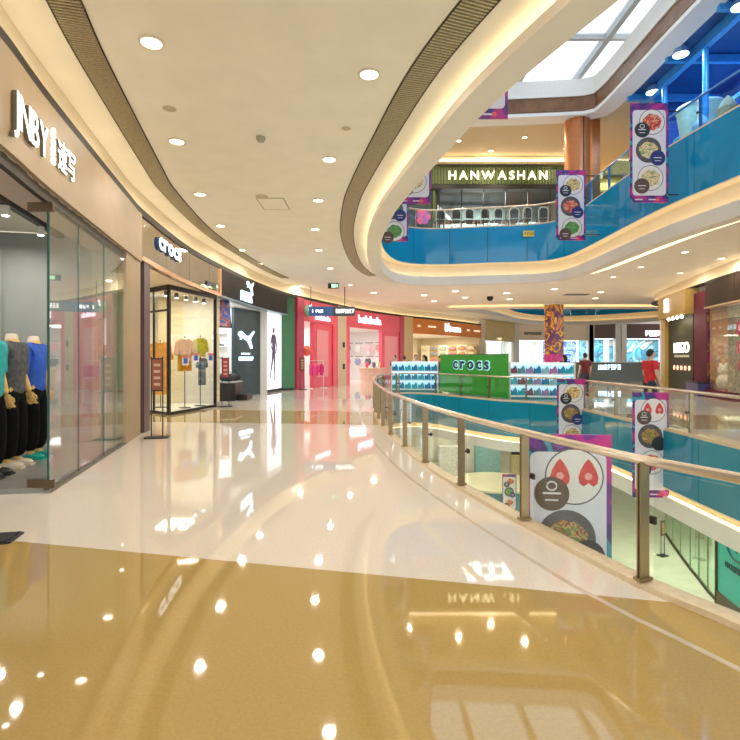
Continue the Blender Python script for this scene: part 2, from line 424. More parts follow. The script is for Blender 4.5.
# skylight
sk = sroot('window_1', 'white daylight skylight glazing over the void', (5, 10, 13.6))
GREYB = mat('skylight_beam', (.50,.53,.55), .5, noise=.05)
for i in range(6): obj('beam', MB().b2((-1+i*2.4, -4, 13.1), (-.8+i*2.4, 24, 13.4)), GREYB, sk)
for j in range(7): obj('beam', MB().b2((-1, -4+j*4.6, 13.15), (13, -3.85+j*4.6, 13.35)), GREYB, sk)
for i in range(5):
    for j in range(6): obj('pane', MB().b2((-.8+i*2.4, -3.85+j*4.6, 13.25), (1.4+i*2.4, .6+j*4.6, 13.27)), glass('sky_glass', (.93,.96,.98)), sk)

# ------------------------------------------------------------------ balustrades
def balustrade(curve, F, label, gm, pm, ds, d0, d1, rail_m, H=.86):
    p, t, n = curve.at((d0+d1)/2)
    r = thing('balustrade', label, 'balustrade', (p.x, p.y, F))
    fr = curve.sub(d0, d1, .25)
    obj('kerb', MB().rect_sweep(fr, .03, .17, F, F+.04), STONE, r, True)
    obj('handrail', MB().tube([(x+nx*.13, y+ny*.13, F+H-.03) for x, y, nx, ny in fr], .032, 10), rail_m, r, True)
    k = max(1, round((d1-d0)/ds)); st = (d1-d0)/k; pm_mesh = None
    for i in range(k+1):
        x, y, nx, ny = curve.fr(d0+i*st)
        M = frm((x+nx*.13, y+ny*.13, F), (-ny, nx))       # local x along the edge, y up, z out
        m = MB().box((0,.42,.0), (.012,.78,.075)).box((.022,.42,0), (.012,.78,.075)).box((.011,.06,0), (.06,.02,.11)).box((.011,.79,0), (.03,.03,.05))
        if pm_mesh is None:
            q = MB().add(m.v, m.f); pm_mesh = q.mesh('post', pm)
            a = MB().tube([(.011,.42,-.0),(.011,.40,-.05),(.011,.40,-.075)], .013, 6).lathe([(.028,-.095),(.028,-.07)], 10)
            b_mesh = MB().tube([(.011,.70,.0),(.011,.76,-.01),(.011,.80,0)], .018, 6).mesh('bracket', pm)
            c_mesh = MB().tube([(.011,.44,.0),(.011,.43,-.05),(.011,.43,-.085)], .012, 6).box((.011,.43,-.085), (.05,.05,.02)).mesh('glass_clamp', DARK)
        po = link('post', pm_mesh, r); po.matrix_local = Matrix.Translation(-Vector((p.x, p.y, F))) @ M
        for nm, me in (('bracket', b_mesh), ('glass_clamp', c_mesh)): link(nm, me, po)
        if i < k:
            s0 = d0+i*st+.03; g = curve.sub(s0, s0+st-.05, .35)
            obj('glass_pane', MB().rect_sweep(g, .045, .057, F+.03, F+H-.10), gm, r, True)
    return r
# counter-clockwise: right side outward, far side, then the left side back to us
d0, d1 = span(VOID, (.13,16.5), (1.38,4.67))
balustrade(VOID, 0, 'near glass balustrade with bronze posts and brushed handrail beside the walkway', CLEAR, STEEL, 1.315, d1-13*1.315, d1+4*1.315, RAIL)
e0, e1 = span(VOID, (6.3,4), (1.2,21.75))
balustrade(VOID, 0, 'far glass balustrade across the void in front of the kiosk', CLEAR, STEEL, 1.5, e0, e1, RAIL)
d0, d1 = span(UPV, (8.6,8), (7.7,20.3))
balustrade(UPV, F2, 'blue tinted glass balustrade on the upper gallery at right', BLUET, mat('blue_post', (.05,.30,.62), .3, .2, noise=.1), 1.6, d0, d1, mat('blue_rail', (.06,.22,.5), .3, .2, noise=.1))
d0, d1 = span(UPV, (7.6,20.7), (.6,19.6))
balustrade(UPV, F2, 'glass balustrade in front of the restaurant seats upstairs', CLEAR, STEEL, 1.6, d0, d1, RAIL)

# ------------------------------------------------------------------ lamps
def area(parent, loc, size, power, col, rot=(0,0,0), shape='SQUARE', sy=None):
    l = bpy.data.lights.new('lamp_light', 'AREA'); l.energy = power; l.color = col; l.shape = shape; l.size = size
    if sy: l.size_y = sy
    o = bpy.data.objects.new('lamp_light', l); COL.objects.link(o)
    if parent: o.parent = parent; o.location = Vector(loc)-wloc(parent)
    else: o.location = loc
    o.rotation_euler = rot
    return o
RIMM = mat('downlight_rim', (.75,.68,.55), .4, .2, noise=.05)
def downlight(loc, label, group, r=.105, power=DOWN_W, col=(1,.90,.76), square=False):
    t = thing('ceiling_downlight', label, 'downlight', loc, group)
    x, y, z = loc
    if square:
        m = MB()
        for sx, sy, dx, dy in ((-1,0,.03,.36),(1,0,.03,.36),(0,-1,.36,.03),(0,1,.36,.03)): m.box((x+sx*.165, y+sy*.165, z-.008), (dx, dy, .02))
        obj('rim', m, RIMM, t)
        obj('lens', MB().box((x, y, z-.004), (.3,.3,.006)), glow('lens_warm', (1,.86,.62), 6), t)
        area(t, (x, y, z-.03), .26, power, col)
    else:
        T = Matrix.Translation((x, y, z))
        obj('rim', MB().lathe([(r*1.28,0),(r*1.3,-.012),(r*1.02,-.018),(r,-.004),(r,0)], 20, T, False), RIMM, t, True)
        obj('lens', MB().lathe([(r*.98,-.006),(r*.98,-.002)], 20, T), glow('lens_warm', (1,.86,.62), 6), t)
        area(t, (x, y, z-.025), r*1.7, power, col, shape='DISK')
    return t
for i, (x, y) in enumerate([(-2.32,5.52),(-2.99,8.05),(-3.48,10.65),(-3.79,13.2),(-3.99,16.2),(-3.92,18.5),(-3.25,24.3)]):
    downlight((x, y, CH), 'round recessed downlight, %s from the front in the row beside the shopfronts' % ORD[i], 'downlights along the shopfronts')
for i, (x, y) in enumerate([(-.01,6.14),(-.69,8.78),(-1.1,11.06),(-1.43,13.56),(-1.59,16.2),(-1.5,19.5),(-.92,24.0)]):
    downlight((x, y, CH), 'round recessed downlight, %s from the front in the mid-ceiling row' % ORD[i], 'downlights down the middle of the ceiling')
for i, (x, y) in enumerate([(.2,26.8),(2.9,27.9),(3.8,30.8),(4.3,26.2),(5.3,29),(7.1,27),(8,29.8),(9,25.4),(11.8,26.6),(12.7,29.3)]):
    downlight((x, y, CH), 'small square recessed downlight beyond the kiosk, %s from the left' % ORD[i], 'square downlights beyond the kiosk', square=True, power=DOWN_W*1.4)
for i, (x, y) in enumerate([(10.1,21.6),(10,19.2),(10,16.5),(12.3,20.6),(11.9,17.6),(9.9,13),(10,9.5)]):
    downlight((x, y, CH), 'round recessed downlight over the right-hand gallery, %s counted from the far end' % ORD[i], 'downlights over the right-hand gallery')
for i, (x, y) in enumerate([(-.9,2.6),(.8,1.2),(-1.2,-.8),(1.5,3.4)]):
    downlight((x, y, CH), 'round recessed downlight close to the photographer, %s of four overhead' % ORD[i], 'downlights overhead')
for i, (x, y) in enumerate([(4.2,24.6),(2.4,23.4),(7.2,24.2),(9.6,25.5),(1.9,25.4),(6.0,25.8)]):
    downlight((x, y, 11.75), 'warm recessed downlight in the ceiling upstairs, %s of six before the restaurant' % ORD[i], 'downlights upstairs', power=60, col=(1,.78,.5))
for i, (x, y) in enumerate([(10.1,16.9),(10.5,19.3),(10.4,14.6)]):
    T = Matrix.Translation((x, y, 0))
    t = thing('pendant_spotlight', 'cold white bell spotlight on the blue ceiling upstairs, %s of three' % ('middle','farthest','nearest')[i], 'spotlight', (x, y, 11.3), 'spotlights on the blue ceiling')
    obj('shade', MB().lathe([(.05,11.66),(.12,11.62),(.2,11.5),(.24,11.36),(.24,11.33)], 18, T, False), mat('bell_blue', (.25,.45,.75), .3, .4, noise=.1), t, True)
    obj('lens', MB().lathe([(.22,11.34),(.22,11.35)], 18, T), glow('lens_cold', (.75,.88,1), 12), t)
    area(t, (x, y, 11.3), .4, 70, (.45,.7,1), shape='DISK')
for i, (x, y) in enumerate([(11,15),(9,22),(10,12),(5,27),(1,29),(11,19),(6,33),(-1,24),(8,7)]):
    downlight((x, y, -1.48), 'recessed downlight in the ceiling of the storey below, %s of nine' % ORD[i], 'downlights on the storey below', r=.2, power=85, col=(1,.94,.80))
# small ceiling fittings
def disc_fitting(name, label, cat, x, y, r, h, m, z=CH):
    t = obj(name, MB().lathe([(r,z),(r,z-h*.4),(r*.7,z-h),(r*.2,z-h*1.15)], 16, Matrix.Translation((x,y,0))), m, None, True)
    return tag(t, label, cat)
GREYF = mat('grey_plastic', (.35,.33,.24), .5, noise=.05)
disc_fitting('smoke_detector', 'grey-green smoke detector between the two downlight rows', 'detector', -1.66, 7.9, .07, .07, GREYF)
disc_fitting('ceiling_speaker', 'flat beige ceiling speaker near the front shopfront', 'speaker', -2.7, 7.0, .09, .012, mat('beige_disc', (.55,.46,.32), .6, noise=.05))
disc_fitting('ceiling_speaker', 'flat beige ceiling speaker left of the access hatch', 'speaker', -2.25, 10.8, .13, .012, MATS['beige_disc'])
disc_fitting('ceiling_speaker', 'flat beige ceiling speaker beside the curved air grille', 'speaker', -.35, 7.6, .07, .012, MATS['beige_disc'])
t = thing('security_camera', 'small black dome security camera on the ceiling beyond the kiosk', 'camera', (6.6, 28.6, CH-.3))
obj('mount', MB().lathe([(.14,CH),(.14,CH-.06)], 14, Matrix.Translation((6.6,28.6,0))), BLACK, t)
obj('dome', MB().ball((6.6,28.6,CH-.08), (.18,.18,.18), 14), BLACK, t, True)
h = thing('access_hatch', 'square access hatch outline in the cream ceiling', 'hatch', (-2.1, 11.3, CH))
obj('panel', MB().b2((-2.38,10.95,CH-.006), (-1.83,11.75,CH-.001)), CEIL, h)
m = MB()
for a, b in (((-2.4,10.93),(-2.38,11.77)),((-1.83,10.93),(-1.81,11.77)),((-2.4,10.91),(-1.81,10.93)),((-2.4,11.75),(-1.81,11.77))): m.b2((*a,CH-.008), (*b,CH-.001))
obj('frame', m, GREYF, h)
v = thing('air_vent', 'dark rectangular air vent in the far ceiling before the patterned column', 'vent', (10.9, 27.6, CH-.02))
obj('frame', MB().b2((10.3,27.35,CH-.02), (11.6,27.85,CH-.001)), GREYF, v)
for k in range(5): obj('slat', MB().b2((10.36,27.4+k*.09,CH-.03), (11.54,27.45+k*.09,CH-.02)), BLACK, v)
# hanging direction sign and exit sign
t = thing('hanging_sign', 'blue and dark hanging direction sign on two rods before the pink shop', 'sign', (-1.8, 24.7, 3.47))
obj('board', MB().b2((-1.75,24.66,3.47), (-.72,24.74,3.92)), mat('sign_dark', (.03,.04,.05), .4, noise=.05), t)
obj('board', MB().b2((-2.9,24.66,3.47), (-1.75,24.74,3.92)), mat('sign_blue', (.02,.09,.28), .4, noise=.05), t)
for x in (-2.82,-1.2): obj('rod', MB().tube([(x,24.7,3.92),(x,24.7,CH)], .02, 6), BLACK, t)
marks(frm((-2.4,24.655,3.63), (1,0)), .36, .14, 3, LETW, t, 'print', .004)
marks(frm((-1.25,24.655,3.61), (1,0)), .75, .18, 7, LETW, t, 'print', .004)
obj('arrow', MB().prism([(-.05,0),(-.02,0),(.03,.1),(.05,.18),(-.06,.18),(-.06,.15),(.0,.15)], 0, .004, frm((-.8,24.655,3.61), (1,0))), LETW, t)
obj('arrow', MB().prism([(-.02,0),(.02,0),(.02,.16),(-.02,.16)], 0, .004, frm((-2.72,24.655,3.62), (1,0))), LETW, t)
t = thing('exit_sign', 'small green-lit exit sign under the ceiling beyond the hatch', 'sign', (-1.62, 23, 4.55))
obj('housing', MB().b2((-1.86,22.97,4.55), (-1.38,23.03,4.78)), BLACK, t)
obj('face', MB().b2((-1.70,22.965,4.59), (-1.52,22.969,4.74)), glow('exit_green', (.25,.9,.45), 1.2), t)
obj('face', MB().b2((-1.48,22.965,4.60), (-1.42,22.969,4.73)), MATS['exit_green'], t)
for x in (-1.78,-1.46): obj('rod', MB().tube([(x,23,4.78),(x,23,CH)], .008, 6), BLACK, t)

# ------------------------------------------------------------------ left-hand shop wall
def wp(c, y, off=0, z=0): x, yy, nx, ny = c.fr(c.sy(y)); return Vector((x+nx*off, yy+ny*off, z))
def wf(c, y, off, z, flip=False):
    p, t, n = c.at(c.sy(y)); q = p+n*off
    return frm((q.x, q.y, z), (-t.x, -t.y) if flip else (t.x, t.y))
wl = sroot('wall_left', 'curved wall head above the left-hand shopfronts with hidden cove light', (-4.5, 12, 4.3))
fr = LEFT.ys(-3, 44.95, .4)
obj('cove_strip', MB().rect_sweep(fr, -.2, -.14, 4.38, CH, False), WARMP, wl, True)
obj('cove_cap', MB().rect_sweep(fr, -.2, .03, 4.27, 4.40), DARK, wl, True)
obj('cove_light', MB().rect_sweep(fr, -.10, -.05, 4.401, 4.412), COVEL, wl)
obj('ceiling_margin', MB().rect_sweep(fr, -6, -.2, CH-.03, CH-.01), CEIL, wl)
vg = sroot('trim_8', 'long air grille in the ceiling beside the shopfronts', (-4.1, 12, CH))
fg = LEFT.ys(2.5, 22, .3)
obj('slot', MB().rect_sweep(fg, .3, .6, CH-.004, CH-.001), MATS['slot_black'], vg)
for o in (.29,.6): obj('frame', MB().rect_sweep(fg, o, o+.015, CH-.012, CH-.001), DARK, vg)
m = MB(); k = int((LEFT.sy(22)-LEFT.sy(2.5))/.045)
for i in range(k):
    x, y, nx, ny = LEFT.fr(LEFT.sy(2.5)+i*.045)
    m.box((0,0,0), (.29,.012,.018), frm((x+nx*.455, y+ny*.455, CH-.014), (nx, ny)))
tag(obj('slats', m, GRILLE, vg), kind='stuff')

def room(shop, c, y0, y1, depth, H, wm, power, lc, sgn=-1, floor_m=None):
    f = c.ys(y0, y1, .6)
    a, b = sorted((sgn*depth, sgn*(depth+.1)))
    obj('back_wall', MB().rect_sweep(f, a, b, 0, H), wm, shop)
    lo, hi = sorted((sgn*.15, sgn*depth))
    obj('shop_ceiling', MB().rect_sweep(f, lo, hi, H, H+.06), WHITE, shop)
    for y in (y0, y1):
        s = c.sy(y); f2 = c.sub(max(0, s-.03), s+.03, .06)
        obj('side_wall', MB().rect_sweep(f2, lo, hi, 0, H), wm, shop)
    if floor_m: obj('shop_floor', MB().rect_sweep(f, lo, hi, .002, .012), floor_m, shop)
    ym = (y0+y1)/2; p = wp(c, ym, sgn*depth*.5, H-.05); n = max(1, int((y1-y0)/4))
    for i in range(n):
        p = wp(c, y0+(y1-y0)*(i+.5)/n, sgn*depth*.45, H-.04)
        area(shop, p, min(depth, (y1-y0)/n)*.6, power/n, lc)

# --- fashion shop nearest to us
sh = thing('storefront', 'tan panelled clothing shopfront with white JNBY letters, nearest at left', 'storefront', (-3.8, 6, 0))
cuts = [-2.5, 1.2, 3.2, 7.2, 9.65]
obj('lintel', MB().sweep(LEFT.ys(-2.5, 10.05, .3), [(.05,3.35),(.05,4.27),(-.15,4.27),(-.15,3.35)]), TAN, sh, True)
obj('lintel_soffit', MB().rect_sweep(LEFT.ys(-2.5, 10.05, .3), -.55, -.0, 3.33, 3.36), mat('soffit_mauve', (.55,.44,.38), .6, noise=.04), sh)
obj('pillar', MB().rect_sweep(LEFT.ys(9.05, 10.05, .2), -.5, .02, 0, 3.36), TAN, sh)
obj('pillar_return', MB().rect_sweep(LEFT.ys(8.95, 9.05, .1), -.5, -.12, 0, 3.36), mat('sage_panel', (.42,.45,.33), .5, noise=.05), sh)
obj('header_channel', MB().rect_sweep(LEFT.ys(2.6, 9.0, .3), -.06, .0, 3.22, 3.34), DARK, sh)
gy = [5.78, 6.75, 7.85, 9.0]
for a, b in zip(gy, gy[1:]):
    g = obj('glass_pane', MB().rect_sweep(LEFT.ys(a+.008, b-.008, .3), -.016, -.004, .03, 3.25), SHOPG, sh, True)
    e = LEFT.sy(a+.004); obj('pane_edge', MB().rect_sweep(LEFT.sub(e-.006, e+.006, .02), -.018, -.002, .03, 3.25), GEDGE, g)
obj('base_channel', MB().rect_sweep(LEFT.ys(5.76, 9.02, .3), -.05, .03, 0, .03), mat('channel_grey', (.2,.19,.16), .35, .6, noise=.1), sh)
p = wp(LEFT, 5.78, -.01)
obj('pane_edge', MB().box((p.x,p.y,1.65), (.018,.018,3.1)), GEDGE, sh)
obj('patch_fitting', MB().box((p.x-.08,p.y,3.17), (.28,.05,.1)), mat('patch_bronze', (.13,.09,.05), .35, .7, noise=.1), sh)
obj('patch_fitting', MB().box((p.x-.08,p.y,.10), (.28,.05,.09)), MATS['patch_bronze'], sh)
obj('display_plinth', MB().sweep(LEFT.ys(5.79, 9.0, .3), [(-.06,.0),(-.06,.06),(-3.4,.06),(-3.4,0)]), mat('plinth_grey', (.25,.24,.22), .25, noise=.06), sh)
obj('back_wall', MB().rect_sweep(LEFT.ys(2.0, 9.2, .4), -3.5, -3.4, 0, 3.6), GREYW, sh)
obj('end_wall', MB().add([tuple(wp(LEFT,9.1,-.3,0)),tuple(wp(LEFT,9.1,-3.5,0)),tuple(wp(LEFT,9.1,-3.5,3.6)),tuple(wp(LEFT,9.1,-.3,3.6))], [(0,1,2,3)]), GREYW, sh)
obj('wall_bay', MB().add([tuple(wp(LEFT,9.0,-2.2,0)),tuple(wp(LEFT,9.0,-1.9,0)),tuple(wp(LEFT,9.0,-1.9,3.3)),tuple(wp(LEFT,9.0,-2.2,3.3))], [(0,1,2,3)]), mat('grey_green_panel', (.40,.41,.36), .6, noise=.04), sh)
obj('shop_ceiling', MB().rect_sweep(LEFT.ys(1.0, 9.1, .4), -3.6, -.4, 3.62, 3.66), mat('shop_grey_ceiling', (.78,.74,.66), .7, noise=.03), sh)
for o in (-1.0, -2.0, -3.0):
    k = obj('light_track', MB().rect_sweep(LEFT.ys(2.5, 9.0, .4), o-.05, o+.05, 3.52, 3.60), BLACK, sh)
for y, o in ((6.2,-1.0),(7.1,-1.0),(8.2,-1.0),(6.6,-2.0),(7.6,-2.0),(6.9,-3.0)):
    p = wp(LEFT, y, o, 3.46); M = Matrix.Translation(p)
    s = obj('track_spot', MB().lathe([(.03,.06),(.05,.05),(.05,-.08),(.045,-.08)], 12, M), WHITE, sh, True)
    obj('spot_lens', MB().lathe([(.042,-.085),(.042,-.078)], 12, M), glow('lens_cold_shop', (.95,.97,1), 10), s)
for y, o in ((5.6,-1.0),(6.6,-2.0),(7.4,-1.0),(8.3,-1.6)): area(sh, wp(LEFT, y, o, 3.36), .10, 11, (1,.96,.88), shape='DISK')
SIDE = mat('letter_side', (.16,.14,.09), .5, noise=.1)
text('JNBY', wf(LEFT, 5.08, .05, 3.60), .47, SIDE, sh, .018, .004, .08, width=.92, name='letter_body')
text('JNBY', wf(LEFT, 5.08, .088, 3.60), .47, LETW, sh, .002, .004, .08, width=.92)
M = wf(LEFT, 5.66, .06, 3.82) @ Matrix.Rotation(-PI/2, 4, 'Z')
text('CROQUIS', M, .10, LETW, sh, .012, .002, .1, width=.40, join=True, name='small_lettering')
text('速写', wf(LEFT, 6.10, .05, 3.66), .38, SIDE, sh, .010, .002, .10, width=.56, name='letter_body')
text('速写', wf(LEFT, 6.10, .072, 3.66), .38, LETW, sh, .002, .002, .10, width=.56)
m = thing('door_mat', 'dark door mat at the clothing shop entrance, cut by the left picture edge', 'mat', (-3.05,4.28,0))
M = Matrix.Translation((-3.16,4.27,0)) @ Matrix.Rotation(.2, 4, 'Z')
obj('rubber_edge', MB().prism([(-.5,-.14),(.22,-.14),(.24,-.12),(.24,.12),(.22,.14),(-.5,.14)], 0, .012, M), BLACK, m)
obj('pile', MB().prism([(-.48,-.12),(.21,-.12),(.21,.12),(-.48,.12)], .012, .02, M), mat('mat_pile', (.02,.02,.022), .9, bump=.6, nscale=120), m)

# ------------------------------------------------------------------ clogs shop
MIRR = mat('brushed_champagne', (.60,.52,.42), .06, 1.0, noise=.06, nscale=1.5, bump=.35)
CREAM = mat('cream_wall', (.85,.76,.55), .6, noise=.04)
sh = thing('storefront', 'champagne metal shopfront with small white crocs sign and yellow window display', 'storefront', (-4.8, 13, 0))
yy = [10.06, 11.9, 13.7, 15.3, 16.25]
for a, b in zip(yy, yy[1:]):
    obj('fascia_panel', MB().rect_sweep(LEFT.ys(a+.006, b-.006, .3), -.1, .0, 3.5, 4.27), MIRR, sh, True)
obj('fascia_trim', MB().rect_sweep(LEFT.ys(10.06, 16.25, .3), -.1, .03, 3.40, 3.50), mat('copper_trim', (.62,.36,.20), .25, .8, noise=.1), sh, True)
obj('fascia_trim', MB().rect_sweep(LEFT.ys(16.13, 16.27, .1), -.1, .03, 3.50, 4.27), MATS['copper_trim'], sh)
obj('soffit', MB().rect_sweep(LEFT.ys(10.06, 16.25, .3), -2.6, -.05, 3.40, 3.44), mat('soffit_pink', (.80,.66,.54), .5, noise=.03), sh)
obj('jamb', MB().rect_sweep(LEFT.ys(10.35, 10.72, .2), -.12, .0, 0, 3.4), mat('purple_brown_jamb', (.10,.065,.075), .4, noise=.1), sh)
text('crocs', wf(LEFT, 12.0, .0, 3.86), .52, mat('sign_navy', (.02,.07,.22), .4, noise=.05), sh, .03, .02, .03, width=1.72, name='letter_body')
text('crocs', wf(LEFT, 12.0, .062, 3.86), .52, glow('crocs_glow', (.85,.93,1), 1.3), sh, .002, .016, .03, width=1.7)
obj('small_plaque', MB().box((0,0,.02), (.75,.12,.03), wf(LEFT, 15.4, .0, 3.66)), mat('plaque_dark', (.03,.03,.05), .3, noise=.1), sh)
# vitrine
A, B, C_ = Vector((-5.25,13.57)), Vector((-4.72,15.85)), Vector((-6.6,14.75))
J = Vector((-5.0,10.35))
def wallbox(mb, p, q, z0, z1, th, over=0):
    d = (q-p); L = d.length; d.normalize(); mb.box((L/2, (z0+z1)/2, 0), (L+over, z1-z0, th), frm((p.x,p.y,0), d)); return mb
for p in (A, B, C_): obj('window_post', MB().box((p.x,p.y,1.7), (.08,.08,3.4)), BLACK, sh)
for p, q in ((C_,A),(A,B)):
    obj('window_rail', wallbox(MB(), p, q, 3.28, 3.4, .07), BLACK, sh); obj('window_rail', wallbox(MB(), p, q, 0, .07, .09), BLACK, sh)
    obj('glass_pane', wallbox(MB(), p, q, .07, 3.28, .012), SHOPG, sh)
mid = C_*.45+A*.55
obj('window_post', MB().box((mid.x,mid.y,1.7), (.05,.05,3.4)), BLACK, sh)
obj('window_rail', wallbox(MB(), C_, A, 2.72, 2.77, .05), BLACK, sh)
obj('window_bed', MB().prism([(A.x,A.y),(B.x,B.y),(B.x-1.7,B.y+.6),(C_.x,C_.y+.9),(C_.x,C_.y)], .005, .08), WHITE, sh)
for k in range(17):   # pale boarded back wall of the window
    z = .1+k*.2; obj('wall_board', wallbox(MB(), Vector((-6.6,16.2)), Vector((-4.8,16.6)), z, z+.19, .04), CREAM, sh)
obj('back_wall', wallbox(MB(), Vector((-8.2,12)), Vector((-8.2,17)), 0, 3.4, .1), CREAM, sh)
obj('side_wall', wallbox(MB(), Vector((-8.2,10.3)), Vector((-5.0,10.3)), 0, 3.4, .1), CREAM, sh)
area(sh, (-5.6,15.0,3.3), .9, 34, (1,.88,.62)); area(sh, (-6.8,12.5,3.3), 1.6, 40, (1,.85,.6))
for k in range(5):
    p = A.lerp(B, .1+.2*k)+Vector((-.25,.1)); M = Matrix.Translation((p.x,p.y,3.2))
    s = obj('window_spot', MB().lathe([(.04,.08),(.06,.05),(.06,-.06)], 10, M), BLACK, sh)
    obj('spot_lens', MB().lathe([(.05,-.065),(.05,-.06)], 10, M), MATS['lens_cold_shop'], s)

SHIRT = [(-.20,0),(.20,0),(.19,.40),(.25,.16),(.34,.19),(.27,.58),(.10,.66),(.05,.62),(-.05,.62),(-.10,.66),(-.27,.58),(-.34,.19),(-.25,.16),(-.19,.40)]
def garment(name, label, x, y, z, rz, col, sc=1.0, group=None, hang=True, dress=0, cat='shirt', top=None):
    t = thing(name, label, cat, (x, y, z), group)
    M = frm((x, y, z), (math.cos(rz), math.sin(rz))); P = [(a*sc, b*sc-dress*(b == 0)) for a, b in SHIRT]
    obj('cloth', MB().prism(P, -.05*sc, .05*sc, M), mat('cloth_%02x%02x%02x' % tuple(int(c*255) for c in col), col, .8, noise=.25, nscale=9, bump=.3), t)
    obj('collar', MB().tube([M @ Vector((.09*sc*math.cos(a*PI/6), .63*sc+.03*math.sin(a*PI/6), .055*sc*math.sin(a*PI/6))) for a in range(12)], .012, 5, None, True), WHITE, t)
    if hang: obj('hanger_hook', MB().tube([M @ Vector((-.16*sc,.6*sc,0)), M @ Vector((0,.68*sc,0)), M @ Vector((0,.74*sc,0)), M @ Vector((.02,.78*sc,0)), M @ Vector((.0,top or .82*sc,0))], .006, 5), BLACK, t)
    return t
garment('yellow_shirt', 'yellow and orange printed shirt on a stand in the crocs window', -5.22, 14.65, 1.4, .9, (.70,.28,.0), .95, dress=.28, hang=False)
garment('lime_shirt', 'lime and white shirt on a stand in the crocs window', -5.0, 15.3, 1.52, 1.0, (.55,.52,.02), .85, hang=False)
garment('grey_dress', 'long grey dress below the lime shirt in the crocs window', -4.98, 15.42, 1.1, 1.0, (.16,.18,.18), .6, dress=.42, cat='dress', hang=False)
garment('yellow_dress', 'long yellow dress in the left pane of the crocs window', -5.95, 14.75, 1.25, .2, (.72,.28,.0), 1.05, dress=.8, cat='dress', hang=False)
for lab, x, y, top in (('orange shirt', -5.22, 14.66, 2.1), ('lime shirt', -5.0, 15.32, 2.15), ('yellow dress', -5.95, 14.77, 2.0)):
    t = thing('garment_stand', 'thin black garment stand carrying the %s in the shop window' % lab, 'stand', (x, y, .08))
    T = Matrix.Translation((x, y, 0))
    obj('base', MB().lathe([(.17,.08),(.17,.095),(.03,.11)], 14, T), BLACK, t); obj('pole', MB().tube([(x,y,.1),(x,y,top)], .014, 6), BLACK, t)
for i, (u, z) in enumerate(((.30,1.42),(.52,1.5),(.86,1.5))):
    p = A.lerp(B, u)+Vector((.03,-.01)); d = (B-A).normalized(); M = frm((p.x,p.y,z), d)
    t = thing('window_sticker', 'blue and red sale sticker on the crocs window, %s from the left' % ORD[i], 'sticker', (p.x,p.y,z))
    obj('paper', MB().box((0,0,.008), (.30,.26,.006), M), mat('sticker_pale', (.75,.72,.78), .5, noise=.05), t)
    obj('print', MB().box((0,-.01,.012), (.20,.15,.004), M), mat('sticker_blue', (.03,.10,.45), .5, noise=.1), t)
    obj('print', MB().box((0,.1,.012), (.30,.05,.004), M), mat('sticker_red', (.65,.10,.12), .5, noise=.1), t)
# sign stands on the floor
def sign_stand(x, y, rz, label, col, z=0):
    t = thing('sign_stand', label, 'sign stand', (x, y, z), 'standing shop signs')
    M = Matrix.Translation((x,y,z)) @ Matrix.Rotation(rz, 4, 'Z')
    obj('base', MB().box((0,0,.012), (.42,.30,.024), M), BLACK, t)
    for k in (-.1,.1): obj('post', MB().box((k,0,.77), (.022,.022,1.5), M), BLACK, t)
    obj('frame', MB().box((0,0,1.18), (.22,.03,.62), M), BLACK, t)
    obj('poster', MB().box((0,-.02,1.18), (.18,.006,.57), M), col, t)
    for k in range(4): obj('print', MB().box((0,-.024,1.36-k*.12), (.11,.002,.05), M), mat('poster_cream', (.55,.38,.25), .5, noise=.1), t)
    return t
sign_stand(-3.98, 9.72, .25, 'tall black sign stand with orange poster beside the tan pillar', mat('poster_orange', (.26,.07,.03), .4, noise=.1))
sign_stand(-4.42, 15.9, .25, 'tall black sign stand with red poster between crocs and puma shops', mat('poster_red', (.35,.03,.04), .4, noise=.1))
sign_stand(-3.18, 24.4, .3, 'tall black sign stand with brown poster before the pink shop', mat('poster_brown', (.25,.12,.05), .4, noise=.1))

# ------------------------------------------------------------------ sportswear shop
sh = thing('storefront', 'dark grey sportswear shopfront with glowing leaping cat logos', 'storefront', (-4.5, 19.5, 0))
CHAR = mat('charcoal_panel', (.02,.016,.012), .6, noise=.12, nscale=2, spec=.2)
SLATE = mat('slate_panel', (.035,.065,.075), .3, noise=.1, nscale=2)
obj('fascia', MB().rect_sweep(LEFT.ys(16.27, 23.3, .3), -.12, .02, 3.45, 4.31), CHAR, sh, True)
obj('fascia_edge', MB().rect_sweep(LEFT.ys(16.27, 23.3, .3), -.2, .03, 3.40, 3.45), mat('blue_steel_edge', (.25,.36,.42), .3, .5, noise=.05), sh, True)
CAT = [(0,.75),(.05,.9),(.2,.95),(.35,.82),(.55,.68),(.68,.72),(.85,.9),(.97,1.0),(1,.92),(.88,.75),(.78,.6),(.76,.45),(.84,.2),(.86,.02),(.76,0),(.66,.25),(.55,.42),(.35,.55),(.25,.62),(.2,.5),(.12,.48),(.14,.62),(.08,.66)]
text('PUMA', wf(LEFT, 18.7, .03, 3.53), .44, LETB, sh, .03, .02, .03, width=1.15)
obj('cat_logo', MB().prism([(x*.75-.1, y*.50) for x, y in CAT], 0, .04, wf(LEFT, 18.85, .03, 3.80)), LETB, sh)
p0, p1 = Vector((-5.25,19.9)), Vector((-4.62,21.5)); d = (p1-p0).normalized()
obj('feature_wall', wallbox(MB(), p0, p1, 0, 3.4, .12), SLATE, sh)
obj('feature_wall', wallbox(MB(), p1, Vector((-4.48,22.0)), 0, 3.4, .1), mat('slate_dark', (.02,.035,.045), .35, noise=.1), sh)
M = frm((p0.x+d.x*.22, p0.y+d.y*.22, 1.85), d) @ Matrix.Translation((0,0,.065))
obj('cat_logo', MB().prism([(x*1.1, y*.72) for x, y in CAT], 0, .03, M), LETB, sh)
marks(frm((p0.x+d.x*.75, p0.y+d.y*.75, 1.62), d) @ Matrix.Translation((0,0,.062)), .6, .06, 9, LETB, sh, d=.01)
